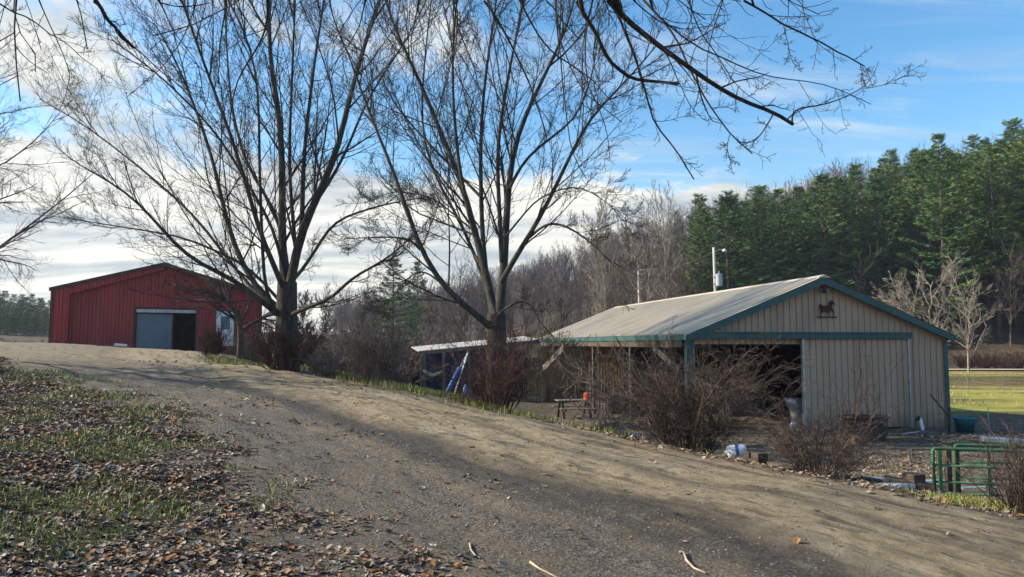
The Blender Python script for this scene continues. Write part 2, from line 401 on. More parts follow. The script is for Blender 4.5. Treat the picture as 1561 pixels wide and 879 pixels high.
M['orange'] = pmat('orange_plastic', (.65, .09, .015), (.78, .14, .03), 5, .5, .1, .002)
M['rust'] = pmat('rusted_sheet_metal', (.035, .018, .013), (.10, .04, .025), 14, .85, .4, .002)
M['pole'] = pmat('weathered_pole', (.30, .28, .25), (.46, .44, .40), 3, .9, .3, .005, stretch=(1, 1, .2))
M['grey_enamel'] = pmat('grey_enamel', (.30, .36, .42), (.40, .46, .52), 3, .5, .1, .002)
M['wire'] = pmat('weathered_wire', (.10, .10, .10), (.17, .17, .17), 5, .6, 0)
M['stone'] = pmat('gravel_stones', (.07, .06, .05), (.22, .195, .165), 1.7, .9, .3, .005, 30)
M['stick'] = pmat('dry_stick', (.30, .24, .17), (.46, .38, .28), 6, .9, .3, .002)

def needles():
    m, nt, bs = newmat('pine_needles'); N = NT(nt)
    co = N.n('ShaderNodeTexCoord').outputs['Object']
    a = N.n('ShaderNodeAttribute', attribute_name='tone').outputs['Fac']
    oi = N.n('ShaderNodeObjectInfo').outputs['Random']
    f = N.math('ADD', N.math('MULTIPLY', a, .75), N.math('MULTIPLY', N.noise(co, .35, 3), .35))
    f = N.math('ADD', f, N.math('MULTIPLY', N.math('SUBTRACT', oi, .5), .22))
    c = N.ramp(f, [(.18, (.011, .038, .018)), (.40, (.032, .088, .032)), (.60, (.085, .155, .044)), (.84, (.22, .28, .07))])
    N.l(c, bs.inputs['Base Color']); bs.inputs['Roughness'].default_value = .65; bs.inputs['Specular IOR Level'].default_value = .25
    return m
M['needles'] = needles()
def leafmat(name, stops, rough=.55, spec=.4):
    m, nt, bs = newmat(name); N = NT(nt)
    a = N.n('ShaderNodeAttribute', attribute_name='tone').outputs['Fac']
    co = N.n('ShaderNodeTexCoord').outputs['Object']
    c = N.ramp(a, stops, 'CONSTANT' if name == 'fallen_leaf_litter' else 'LINEAR')
    c = N.mix(.35, c, N.mix(N.noise(co, 25, 3), (.05, .04, .03), (.7, .68, .6)), 'MULTIPLY') if name == 'fallen_leaf_litter' else c
    N.l(c, bs.inputs['Base Color']); bs.inputs['Roughness'].default_value = rough; bs.inputs['Specular IOR Level'].default_value = spec
    return m
M['litter'] = leafmat('fallen_leaf_litter', [(0, (.13, .09, .065)), (.14, (.26, .19, .135)), (.34, (.34, .28, .225)), (.52, (.20, .135, .09)), (.68, (.42, .36, .29)), (.80, (.32, .16, .07)), (.90, (.42, .20, .07)), (.955, (.56, .51, .44))], .75, .2)
M['grass'] = leafmat('grass_blades', [(0, (.06, .08, .02)), (.35, (.13, .165, .035)), (.65, (.23, .25, .06)), (.85, (.36, .32, .14)), (1, (.42, .36, .22))], .6, .3)
M['budleaf'] = leafmat('dried_shrub_leaves', [(0, (.07, .018, .014)), (.5, (.17, .05, .03)), (1, (.30, .14, .06))], .7, .2)
# ------------------------------------------------------------------ ground sheet (one polar sheet, driveway cells split off)
def build_ground():
    fr = np.linspace(R(-46), R(46), 440)
    sd = np.concatenate([np.linspace(R(-180), R(-46), 60)[:-1], fr, np.linspace(R(46), R(180), 60)[1:-1]])
    rr = np.concatenate([np.geomspace(.6, 3.6, 16)[:-1], np.geomspace(3.6, 95, 400)[:-1], np.geomspace(95, 520, 90)[:-1], np.geomspace(520, 2400, 14)])
    A, RR = np.meshgrid(sd, rr); x = RR * np.sin(A); y = RR * np.cos(A)
    z = height(x, y); na, nr = len(sd), len(rr)
    zfar = sst(RR, 600, 900); z = z * (1 - zfar) - 3 * zfar
    V = np.stack([x, y, z], -1).reshape(-1, 3)
    s, d = edge_sd(x, y)
    I = np.arange(nr * na).reshape(nr, na); J = np.roll(I, -1, axis=1)
    F = np.stack([I[:-1], J[:-1], J[1:], I[1:]], -1).reshape(-1, 4)
    V = np.vstack([V, [[0, 0, hz(0, 0)]]]); c = len(V) - 1
    T = np.stack([np.full(na, c), J[0], I[0]], -1)
    # zones
    jit = (fbm(x * .8, y * .8, 3, 11) - .5) * 1.6
    litter = sst(d + jit - 1.8 * sst(y, 12, 21), 7.0, 8.8) * (1 - sst(y, 34, 44))
    yardm = sst(-d, .6, 1.6) * (1 - sst(np.hypot(x - 9, y - 18), 11, 17))
    meadow = sst(x, 12, 16) * sst(y, 22, 27) * (1 - sst(RR, 84, 92))
    meadow = np.maximum(meadow, sst(-d, 1.5, 4) * (1 - yardm) * (1 - sst(RR, 78, 90)) * .8 * sst(RR, 46, 58))
    forest = sst(RR, 80, 96)
    green = np.exp(-((d + .55 + jit * .25) / .55) ** 2) * sst(y, 8, 10) + .75 * np.exp(-((x + 6) / 5) ** 2 - ((y - 36) / 6) ** 2)
    at_ = dict(zd=np.append(d.ravel(), 9), zs=np.append(s.ravel(), 0), litter=np.append(litter.ravel(), 1), yardm=np.append(yardm.ravel(), 0),
               meadow=np.append(meadow.ravel(), 0), forest=np.append(forest.ravel(), 0), green=np.append(green.ravel(), 0))
    fd = (d + jit * .3)[:-1].ravel(); fy = y[:-1].ravel(); fR = RR[:-1].ravel()
    isroad = (fd > .15) & (fd < 7.4) & (fR < 50) & (fy > -2)
    return V, F, T, at_, isroad
def ground_material():
    m, nt, bs = newmat('soil_gravel_and_turf'); N = NT(nt)
    A = lambda k: N.n('ShaderNodeAttribute', attribute_name=k).outputs['Fac']
    P = N.n('ShaderNodeNewGeometry').outputs['Position']
    s, d = A('zs'), A('zd')
    cb = N.n('ShaderNodeCombineXYZ'); N.l(N.math('MULTIPLY', s, .28), cb.inputs[0]); N.l(d, cb.inputs[1]); SD = cb.outputs[0]
    dn = N.math('ADD', d, N.math('MULTIPLY', N.math('SUBTRACT', N.noise(SD, .8, 4, .6), .5), 1.7))
    fine = N.noise(P, 34, 8, .72); mid = N.noise(P, 4.5, 6, .65); big = N.noise(P, .55, 5, .6); streak = N.noise(SD, 2.6, 8, .7)
    # driveway: tan trodden dirt with dark damp wheel tracks and grey gravel nearer the camera
    tan = N.mix(N.step(mid, .3, .7), (.285, .22, .135), (.46, .375, .24))
    tan = N.mix(N.math('MULTIPLY', N.step(big, .5, .7), .6), tan, (.42, .385, .30))
    dampc = N.mix(N.step(mid, .35, .7), (.035, .029, .024), (.085, .07, .056))
    grav = N.mix(N.step(fine, .38, .62), (.045, .039, .033), (.25, .22, .18))
    g = N.math('MULTIPLY', dn, .1)
    damp = N.ramp(g, [(0, .75), (.05, .25), (.085, .2), (.11, .85), (.14, .1), (.24, .05), (.27, .6), (.30, .05), (.40, .1), (.455, 1.0), (.52, 1.0), (.56, .2), (.61, .75), (.66, .2), (.75, .5), (.95, .2)])
    damp = N.math('MULTIPLY', damp, N.step(streak, .22, .44))
    damp = N.math('MULTIPLY', damp, N.math('SUBTRACT', 1.0, N.math('MULTIPLY', N.step(s, 26, 40), .6)))
    s2 = N.noise(N.mapping(SD, (1.4, 1, 1)), 7.5, 8, .75)
    blot = N.math('MAXIMUM', N.math('MULTIPLY', N.step(streak, .49, .62), .72), N.math('MULTIPLY', N.step(s2, .50, .64), .62))
    road = N.mix(N.math('MAXIMUM', damp, blot), tan, dampc)
    gm = N.math('MULTIPLY', N.ramp(g, [(.42, 0), (.60, 1)]), N.math('ADD', .50, N.math('MULTIPLY', N.step(N.noise(SD, 1.7, 7, .7), .40, .56), .50)))
    gm = N.math('MULTIPLY', gm, N.math('SUBTRACT', 1.0, N.math('MULTIPLY', N.step(s, 30, 50), .7)))
    road = N.mix(gm, road, grav)
    road = N.mix(N.math('MULTIPLY', N.step(fine, .56, .66), .45), road, (.42, .38, .31))
    road = N.mix(N.math('MULTIPLY', N.step(N.noise(P, 60, 4, .7), .58, .68), .5), road, (.05, .042, .035))
    # verge and turf
    turf = N.mix(N.step(mid, .35, .65), (.055, .075, .022), (.13, .13, .04)); turf = N.mix(N.math('MULTIPLY', N.step(fine, .45, .6), .5), turf, (.22, .18, .09))
    lit = N.mix(N.step(N.noise(P, 16, 6, .7), .4, .6), (.06, .045, .035), (.22, .175, .14)); lit = N.mix(N.math('MULTIPLY', N.step(big, .48, .62), .55), lit, (.075, .095, .03))
    duff = N.mix(N.step(mid, .3, .7), (.05, .04, .03), (.15, .115, .08))
    mud = N.mix(N.step(mid, .35, .65), (.08, .062, .048), (.20, .16, .115)); mud = N.mix(N.math('MULTIPLY', N.step(N.noise(P, 1.4, 5, .65), .5, .62), .6), mud, (.25, .21, .15))
    mpv = N.mapping(P, (.12, .5, 1)); mn = N.noise(mpv, 1.0, 6, .6)
    md = N.ramp(mn, [(.32, (.13, .10, .06)), (.42, (.20, .17, .07)), (.50, (.30, .30, .055)), (.60, (.42, .36, .08)), (.70, (.42, .33, .15))])
    sepy = N.n('ShaderNodeSeparateXYZ'); N.l(P, sepy.inputs[0]); yy = N.math('ADD', sepy.outputs[1], N.math('MULTIPLY', N.math('SUBTRACT', mn, .5), 9))
    md = N.mix(N.math('SUBTRACT', .9, N.math('MULTIPLY', N.step(yy, 28, 31), .9)), md, (.085, .055, .035))
    md = N.mix(N.math('MULTIPLY', N.math('MULTIPLY', N.step(yy, 47, 50), N.math('SUBTRACT', 1.0, N.step(yy, 59, 62))), .8), md, (.12, .08, .05))
    md = N.mix(N.math('MULTIPLY', N.step(yy, 62, 66), .8), md, (.40, .29, .12))
    md = N.mix(N.math('MULTIPLY', N.step(fine, .5, .62), .35), md, (.07, .06, .03))
    fo = N.mix(N.step(N.noise(P, .12, 5, .6), .35, .65), (.045, .034, .024), (.12, .085, .052))
    fo = N.mix(N.math('MULTIPLY', N.step(N.noise(P, .9, 5, .7), .45, .6), .6), fo, (.03, .03, .018))
    c = N.mix(N.math('MAXIMUM', 0.0, N.step(dn, -.25, .25)), duff, road)
    c = N.mix(A('litter'), c, lit)
    c = N.mix(N.math('MULTIPLY', A('green'), N.step(N.noise(P, 2.2, 4), .36, .6)), c, turf)
    c = N.mix(A('meadow'), c, md); c = N.mix(A('yardm'), c, mud); c = N.mix(A('forest'), c, fo)
    N.l(c, bs.inputs['Base Color']); bs.inputs['Specular IOR Level'].default_value = .25
    rg = N.math('SUBTRACT', .95, N.math('MULTIPLY', damp, .22)); N.l(rg, bs.inputs['Roughness'])
    hh = N.math('ADD', N.math('MULTIPLY', fine, .6), N.math('ADD', N.noise(P, 95, 4, .8), N.math('MULTIPLY', N.noise(P, 11, 5, .65), 2.2)))
    N.bump(hh, 1.0, .035, bs)
    return m
M['ground'] = ground_material()
GV, GF, GT, GA, ISR = build_ground()
def sub_mesh(name, quads, tris):
    used = np.unique(np.concatenate([quads.ravel(), tris.ravel()])) ; mp_ = np.full(len(GV), -1); mp_[used] = np.arange(len(used))
    return np_mesh(name, GV[used], [mp_[quads], mp_[tris]] if len(tris) else [mp_[quads]], True, {k: v[used] for k, v in GA.items()})
g = link('ground', sub_mesh('ground', GF[~ISR], GT), M['ground']); g['kind'] = 'structure'
dw = link('driveway', sub_mesh('driveway', GF[ISR], np.zeros((0, 3), int)), M['ground']); dw['kind'] = 'structure'
del GV, GF, GT, GA

rng = np.random.default_rng(7)
# gravel road beyond the meadow
M['far_gravel'] = pmat('pale_gravel_road', (.34, .29, .21), (.46, .40, .30), .6, .9, .2, .01)
xs = np.linspace(14, 150, 60); V = []; F = []
for i, x_ in enumerate(xs):
    y_ = 73 - x_ * .02
    V += [(x_, y_, hz(x_, y_) + .14), (x_, y_ + 3.2, hz(x_, y_ + 3.2) + .14)]
    if i: F.append((2 * i - 2, 2 * i, 2 * i + 1, 2 * i - 1))
fr_ = link('gravel_road', np_mesh('gravel_road', V, [F], True), M['far_gravel']); fr_['kind'] = 'structure'

# ------------------------------------------------------------------ scattered ground cover
def field(n, x0, x1, y0, y1, prob, seed):
    r = np.random.default_rng(seed); x = r.uniform(x0, x1, n); y = r.uniform(y0, y1, n) 
    s, d = edge_sd(x, y); k = r.random(n) < prob(x, y, d); return x[k], y[k], d[k], r
def vis(x, y, m=1.12): return (np.abs(x) < y * .71 * m + .6) & (y > 3.9)
def clump(x, y, sc, seed, lo=.5, hi=.62): return sst(fbm(x * sc, y * sc, 3, seed), lo, hi)
def leaves(name, x, y, r, size, tone, mat, curl=.5, lift=.012):
    n = len(x); z = height(x, y)
    L = size * r.uniform(.55, 1.25, n); W = L * r.uniform(.55, .95, n); a = r.uniform(0, 2 * np.pi, n)
    cu = r.uniform(.05, .6, n) * curl * L; ti = r.normal(0, .30, n); tj = r.normal(0, .25, n)
    # six vertex curled leaf: two tips, four shoulders, ridge between
    P = np.array([[-.5, 0, 0], [-.16, .5, 1], [-.05, 0, -.25], [-.16, -.5, 1], [.28, .34, .8], [.5, 0, .5], [.28, -.34, .8]])
    U = P[None, :, 0] * L[:, None]; Wv = P[None, :, 1] * W[:, None]; H = P[None, :, 2] * cu[:, None] * r.uniform(.3, 1.1, (n, 7))
    U = U + L[:, None] * r.normal(0, .09, (n, 7)); Wv = Wv + W[:, None] * r.normal(0, .10, (n, 7))
    H = H + U * np.tan(np.clip(ti, -1, 1))[:, None] * .7 + Wv * np.tan(np.clip(tj, -1, 1))[:, None] * .7
    H = H - H.min(1, keepdims=True) * .8
    X_ = x[:, None] + U * np.cos(a)[:, None] - Wv * np.sin(a)[:, None]; Y_ = y[:, None] + U * np.sin(a)[:, None] + Wv * np.cos(a)[:, None]
    Z_ = z[:, None] + H + lift * r.random((n, 1))
    V = np.stack([X_, Y_, Z_], -1).reshape(-1, 3); b = (np.arange(n) * 7)[:, None]
    T = np.concatenate([b + np.array(t)[None] for t in ((0, 2, 1), (0, 3, 2))]); Q = np.concatenate([b + np.array(t)[None] for t in ((1, 2, 5, 4), (2, 3, 6, 5))])
    return link(name, np_mesh(name, V, [T, Q], False, {'tone': np.repeat(tone, 7)}), mat)
def pr_lit(x, y, d):
    n = fbm(x * 1.4, y * 1.4, 3, 77)
    return np.clip((sst(d + (n - .5) * 2.6 - 2.2 * sst(y, 12, 21), 6.6, 8.8) ** 1.5) * (.35 + .9 * n) / (1 + (y / 13) ** 2) * (1.25 - .75 * clump(x, y, 1.3, 50, .47, .60)), 0, 1) * vis(x, y)
x, y, d, r = field(1150000, -20, 8, 3.9, 24, pr_lit, 1)
o = leaves('fallen_leaves', x, y, r, .041 + .0022 * y, r.random(len(x)) ** 1.05, M['litter']); o['kind'] = 'stuff'
print('litter', len(x))
x, y, d, r = field(60000, -24, -6, 11, 42, lambda x, y, d: .35 * sst(d, 9.5, 11.5) * vis(x, y), 2)
o2 = leaves('fallen_leaves', x, y, r, .13, r.random(len(x)), M['litter']); o2['kind'] = 'stuff'
def pr_edge(x, y, d): return np.clip((np.exp(-((d + .1) / .45) ** 2) * .75 + np.exp(-((d + 1.2) / .9) ** 2) * .35 + .012 * (d > 0) * (d < 6) + .10 * (d > 4.8) * (d < 8) * (y < 16) * clump(x, y, 1.6, 58, .42, .6)), 0, 1) * vis(x, y)
x, y, d, r = field(150000, -16, 12, 6, 38, pr_edge, 3)
o3 = leaves('fallen_leaves', x, y, r, .04 + .0035 * y, r.random(len(x)) * .88, M['litter']); o3['kind'] = 'stuff'
# gravel
def stones(name, x, y, r, size, mat):
    n = len(x); z = height(x, y); oc = np.array([[1, 0, 0], [-1, 0, 0], [0, 1, 0], [0, -1, 0], [0, 0, 1], [0, 0, -1]], float)
    S = np.reshape(size, (-1, 1, 1)) * r.uniform(.35, 1.3, (n, 1, 1)) * r.uniform(.6, 1.2, (n, 1, 3)); Q = oc[None] * S * r.uniform(.7, 1.2, (n, 6, 1)); a = r.uniform(0, 6.3, n)
    X_ = Q[:, :, 0] * np.cos(a)[:, None] - Q[:, :, 1] * np.sin(a)[:, None] + x[:, None]; Y_ = Q[:, :, 0] * np.sin(a)[:, None] + Q[:, :, 1] * np.cos(a)[:, None] + y[:, None]
    V = np.stack([X_, Y_, z[:, None] + Q[:, :, 2] * .6], -1).reshape(-1, 3)
    t = np.array([(0, 2, 4), (2, 1, 4), (1, 3, 4), (3, 0, 4), (2, 0, 5), (1, 2, 5), (3, 1, 5), (0, 3, 5)]); b = (np.arange(n) * 6)[:, None, None]
    return link(name, np_mesh(name, V, [(b + t[None]).reshape(-1, 3)]), mat)
x, y, d, r = field(190000, -9, 9, 3.9, 20, lambda x, y, d: np.clip((.25 + .75 * sst(d, 4.2, 5.6)) * (1 - sst(d, 7.5, 9)) * (d > .2) / (1 + (y / 9) ** 2), 0, 1) * vis(x, y) * .5, 4)
o = stones('gravel', x, y, r, .011 + .0006 * y, M['stone']); o['kind'] = 'stuff'
print('stones', len(x))
# grass
def grass(name, x, y, r, h, tone, w=.006, lean=.5):
    n = len(x); z = height(x, y); a = r.uniform(0, 6.28, n); b = r.uniform(0, 6.28, n); h = h * r.uniform(.4, 1.25, n); le = r.uniform(.1, 1, n) * lean * h
    wx, wy = np.cos(a) * w, np.sin(a) * w; dx, dy = np.cos(b) * le, np.sin(b) * le
    V = np.stack([np.stack([x - wx, y - wy, z - .02], -1), np.stack([x + wx, y + wy, z - .02], -1),
                  np.stack([x + dx * .4 + wx * .8, y + dy * .4 + wy * .8, z + h * .6], -1), np.stack([x + dx * .4 - wx * .8, y + dy * .4 - wy * .8, z + h * .6], -1),
                  np.stack([x + dx, y + dy, z + h * (1 - .3 * (le / (h + 1e-6)) ** 2)], -1)], 1).reshape(-1, 3)
    k = (np.arange(n) * 5)[:, None]
    return link(name, np_mesh(name, V, [k + np.array([[0, 1, 2, 3]]), k + np.array([[3, 2, 4]])], False, {'tone': np.repeat(tone, 5)}), M['grass'])
def clump(x, y, sc, seed, lo=.5, hi=.62): return sst(fbm(x * sc, y * sc, 3, seed), lo, hi)
x, y, d, r = field(420000, -18, 6, 3.9, 20, lambda x, y, d: np.clip(sst(d, 6.9, 8.5) * clump(x, y, 1.3, 50, .47, .60) * 1.0 / (1 + (y / 10) ** 2), 0, 1) * vis(x, y), 5)
o = grass('grass', x, y, r, .065, np.clip(r.normal(.55, .2, len(x)), 0, 1), .003 + .0004 * y, 1.0); o['kind'] = 'stuff'
print('grass', len(x))
x, y, d, r = field(420000, -16, 12, 7, 36, lambda x, y, d: np.clip(np.exp(-((d + .5) / (.42 + .5 * sst(y, 15, 18))) ** 2) * (.25 + .75 * np.maximum(clump(x, y, .9, 51, .38, .6), sst(y, 17, 20))) * (.02 + .98 * sst(y, 14, 20)) * .9, 0, 1) * vis(x, y), 6)
o = grass('grass', x, y, r, .13 + .0035 * y, np.clip(r.normal(.45, .2, len(x)) + .15 * clump(x, y, .6, 52), 0, 1), .008); o['kind'] = 'stuff'
x, y, d, r = field(120000, -12, -1.5, 22, 44, lambda x, y, d: .5 * (d < -.9) * (d > -9) * clump(x, y, .4, 53, .3, .5), 8)
o = grass('grass', x, y, r, .2, np.clip(r.normal(.55, .18, len(x)), 0, 1), .02); o['kind'] = 'stuff'
gp = on_ground(1470, 9.6)
x = r.normal(gp.x, .34, 1500); y = r.normal(gp.y - .25, .25, 1500)
o = grass('grass', x, y, r, .10, np.clip(r.normal(.5, .25, 1500), 0, 1), .004, .8); o['kind'] = 'stuff'
x, y, d, r = field(60000, 4, 12, 8.5, 22, lambda x, y, d: (d < -.6) * clump(x, y, .8, 54, .50, .68) * .10, 9)
o = grass('grass', x, y, r, .05, np.clip(r.normal(.9, .15, len(x)), 0, 1), .008, .9); o['kind'] = 'stuff'
x, y, d, r = field(9000, 14, 62, 24, 72, lambda x, y, d: (x > y * .5) * (x < y * .85) * np.ones_like(x) * clump(x * .3, y, .35, 55, .42, .6), 10)
o = grass('grass', x, y, r, .14, np.clip(r.normal(.66, .15, len(x)), 0, 1), .02); o['kind'] = 'stuff'

x, y, d, r = field(60000, 3, 16, 9, 24, lambda x, y, d: (d < -.5) * (.05 + .25 * clump(x, y, .7, 57, .5, .65)) * vis(x, y), 12)
o = leaves('fallen_leaves', x, y, r, .09, r.random(len(x)) * .8, M['litter']); o['kind'] = 'stuff'
# ------------------------------------------------------------------ tan horse barn
C0 = at(1049, 509, 23.0); BZ = hz(C0.x + 2, 24.0); EAVE = C0.z - BZ                    # eave height over the floor
BR = R(10.7); ex = Vector((math.cos(BR), math.sin(BR), 0)); ey = Vector((-math.sin(BR), math.cos(BR), 0))
BW = 9.5; _pk = at(1255, 424, 24.0); PEAK = _pk.z - BZ; BL = 20.6
barn = thing('horse_barn', 'long tan steel barn with dark green trim and an open left side', 'barn', (C0.x, C0.y, BZ), BR)
print('eave', EAVE, 'peak', PEAK, 'BZ', BZ, C0)
def gtop(a, e=0.0): return EAVE + (PEAK - EAVE) * (1 - abs(a - BW / 2) / (BW / 2)) + e
DOOR0, DOOR1 = 3.98, 7.92       # sliding leaf
OP0 = .30; TRK = EAVE - .02
# front gable siding, above the track and right of the leaf
mb = MB(); w = .03
def fr(y0): return lambda a, z, o: (a, y0 - o, z)
knot = (BW / 2,)
mb.ribs(fr(.12), BW, lambda a: TRK - .3, lambda a: gtop(a, -.05), .229, .045, -.03, knots=knot)
m2 = MB(); m2.ribs(lambda a, z, o: (a + DOOR1 - .25, .12 - o, z), BW - DOOR1 + .25, lambda a: -.25, lambda a: TRK - .3, .229, .045, -.03, s0=.085)
mb.add(m2.v, m2.f); mb.build('gable_siding', M['tan'], barn)
# right wall, rear gable, rear part of left wall
mb = MB(); mb.ribs(lambda a, z, o: (BW - .02 + o, a + .13, z), BL - .2, lambda a: -.3, lambda a: EAVE, .229, .045, -.03); mb.build('side_wall', M['tan'], barn)
mb = MB(); mb.ribs(lambda a, z, o: (a, BL - .1 + o, z), BW, lambda a: -.6, lambda a: gtop(a, -.05), .229, .045, -.03, knots=knot); mb.build('rear_siding', M['tan'], barn)
# sliding leaf
lf = MB(); lf.ribs(lambda a, z, o: (a + DOOR0 + .05, -.02 - o, z), DOOR1 - DOOR0 - .1, lambda a: .04, lambda a: TRK - .05, .229, .045, -.03)
leaf = lf.build('sliding_door', M['tan'], barn); leaf['label'] = 'tan ribbed sliding door leaf pushed open to the right'
t = MB(); t.box(DOOR0 - .03, DOOR0 + .05, -.05, .05, .03, TRK - .04); t.build('edge_trim', M['steel'], leaf)
t = MB(); t.box(DOOR1 - .045, DOOR1 + .01, -.06, .08, .03, TRK - .04); t.build('edge_trim', M['steel'], leaf)
# track cover, rake, eave, corner trim
t = MB(); t.box(.14, DOOR1 + .06, -.14, .10, TRK - .12, TRK + .10); t.box(.14, DOOR1 + .06, -.17, -.14, TRK + .055, TRK + .10); t.build('door_track', M['green'], barn)
OH = .16
for sgn in (0, 1):
    p0 = (-.10, 0) if sgn == 0 else (BW + .10, 0)
    zE = gtop(0) - .04; t = MB()
    a0 = -.10 if sgn == 0 else BW + .10
    t.prism([(a0, zE - .20), (BW / 2, PEAK - .205), (BW / 2, PEAK + .03), (a0, zE + .035)], lambda a, b, k: (a, k, b), -OH, -OH + .03)
    t.build('rake_trim', M['green'], barn)
t = MB(); t.box(-.16, -.125, -OH - .01, BL + .1, EAVE - .19, EAVE - .005); t.build('eave_trim', M['green'], barn)
t = MB(); t.box(BW + .125, BW + .16, -OH - .01, BL + .1, EAVE - .19, EAVE - .005); t.build('eave_trim', M['green'], barn)
t = MB(); t.box(BW - .13, BW + .035, .085, .10, -.25, EAVE - .2); t.box(BW + .02, BW + .035, .10, .26, -.25, EAVE - .2); t.build('corner_trim', M['green'], barn)
t = MB(); t.box(-.035, .13, .06, .25, -.35, EAVE - .2); t.build('corner_trim', M['green'], barn)
t = MB(); t.box(.13, .26, .09, .24, -.35, EAVE - .2); t.build('door_jamb', M['wood'], barn)
# roof: two ribbed slopes with a ridge cap
def slope(left):
    mb = MB(); n = .235; a = -OH - .02; prof = []
    while a < BL + .15:
        prof += [(a, 0), (a + n - .10, 0), (a + n - .085, .045), (a + n - .03, .045)]; a += n
    vs = []; fs = []; e0 = (-.18 if left else BW + .18); sl = (PEAK - EAVE) / (BW / 2); ze = EAVE - .18 * sl + .03
    for (y_, o_) in prof: vs += [(e0, y_, ze + o_), (BW / 2, y_, PEAK + .055 + o_)]
    for i in range(len(prof) - 1): fs.append((2 * i, 2 * i + 1, 2 * i + 3, 2 * i + 2) if left else (2 * i, 2 * i + 2, 2 * i + 3, 2 * i + 1))
    mb.add(vs, fs); return mb
roof = slope(True).build('roof', M['roof'], barn); slope(False).build('roof', M['roof'], barn)
t = MB(); t.prism([(BW / 2 - .2, PEAK + .02), (BW / 2, PEAK + .10), (BW / 2 + .2, PEAK + .02), (BW / 2 + .2, PEAK - .0), (BW / 2 - .2, PEAK - .0)], lambda a, b, k: (a, k, b), -OH - .03, BL + .2)
t.build('ridge_cap', M['roof'], roof)
# left side frame: header, posts, knee braces
t = MB(); t.box(-.11, -.06, .26, BL, EAVE - .42, EAVE - .195); t.box(.02, .07, .26, BL, EAVE - .44, EAVE - .20); t.build('header', M['wood_dark'], barn)
for yp, wd in ((5.3, .15), (10.2, .15), (BL - .12, .26)):
    z0 = hz(*( (C0 + ey * yp).xy )) - BZ - .4
    t = MB(); t.box(-.05, -.05 + wd, yp - wd / 2, yp + wd / 2, z0, EAVE - .44); t.build('post', M['wood_sunlit'] if yp > 15 else M['wood_dark'], barn)  # far end post carries warm sunlight in its colour
for (ya, yb, za, zb, w_) in ((BL - .3, BL - 5.6, EAVE - 1.9, EAVE - .5, .34), (.45, 2.6, EAVE - 1.15, EAVE - .45, .2)):
    t = MB(); t.beam((-.13, ya, za), (-.13, yb, zb), .05, w_, up=(0, 0, 1)); t.build('knee_brace', M['wood'], barn)
t = MB(); t.beam((1.2, 1.5, EAVE - .25), (2.2, 1.6, EAVE - 1.05), .05, .3); t.beam((2.25, 1.62, EAVE - .2), (2.2, 1.6, EAVE - 1.05), .05, .14); t.build('knee_brace', M['wood_dark'], barn)
# interior: earth floor, partitions, stall boards
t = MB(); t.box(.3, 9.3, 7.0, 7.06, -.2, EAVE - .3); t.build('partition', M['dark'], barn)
t = MB()
for i in range(28): t.box(.34 + i * .15, .34 + i * .15 + .09, 12.0, 12.03, -1.1, 1.9)
t.build('slatted_partition', M['wood_sunlit'], barn)  # slats coloured as if sunlit
t = MB(); t.ribs(lambda a, z, o: (a + .5, 9.6 - o, z), 4.2, lambda a: -.7, lambda a: .85, .229, .045, -.03); t.build('stall_panel', M['tan'], barn)
t = MB()
for i in range(5): t.beam((.2, 2.0 + i * 4, EAVE - .25), (BW - .2, 2.0 + i * 4, EAVE - .25), .05, .24); 
t.build('rafter_ties', M['wood_dark'], barn)
# yard light on the gable
lt = MB(); lt.box(BW / 2 - .02, BW / 2 + .24, -.02, .1, PEAK - .45, PEAK - .36); lamp = lt.build('barn_light', M['grey_enamel'], barn)
lt = MB(); lt.lathe([(.0, .03), (.05, .03), (.075, -.06), (.085, -.14), (.06, -.16), (0, -.17)], 14, Matrix.Translation((BW / 2 + .02, -.14, PEAK - .34))); lt.beam((BW / 2 + .02, .05, PEAK - .32), (BW / 2 + .02, -.15, PEAK - .32), .03, .03)
lt.build('lamp_head', M['black'], lamp, smooth=True)
# prancing horse silhouette
H = [(0, .06), (.06, .05), (.08, .16), (.13, .22), (.20, .30), (.30, .28), (.40, .27), (.46, .20), (.47, .08), (.52, .05), (.53, .08), (.50, .10), (.505, .22), (.52, .30), (.60, .30), (.68, .26), (.70, .16), (.665, .13), (.675, .10),
     (.73, .12), (.755, .29), (.70, .37), (.64, .44), (.66, .55), (.66, .60), (.72, .585), (.78, .56), (.80, .60), (.76, .68), (.70, .735), (.665, .79), (.645, .75), (.58, .77), (.54, .70), (.50, .68), (.47, .58), (.43, .54), (.33, .52),
     (.22, .53), (.16, .53), (.12, .60), (.06, .63), (.02, .58), (-.02, .52), (.01, .50), (-.03, .44), (.02, .45), (0, .36), (.05, .42), (.09, .45), (.10, .38), (.07, .28), (.03, .20), (.02, .10)]
ins = Vector((BW / 2 + .02, 0, PEAK - 1.32))
hs = thing('horse_silhouette', 'rusty cut metal prancing horse on a bar, mounted high on the tan gable', 'wall ornament', tuple(Vector((C0.x, C0.y, BZ)) + ex * ins.x + ey * .05 + Vector((0, 0, ins.z))), BR)
t = MB(); t.prism([(a * .72 - .1, b * .76) for a, b in H], lambda a, b, k: (a, k, b), -.03, -.018)
t.build('horse', M['rust'], hs)
t = MB(); t.box(-.19, .53, -.035, -.02, .0, .045); t.box(-.12, -.10, -.02, .06, .01, .03); t.box(.44, .46, -.02, .06, .01, .03); t.build('bar', M['rust'], hs)

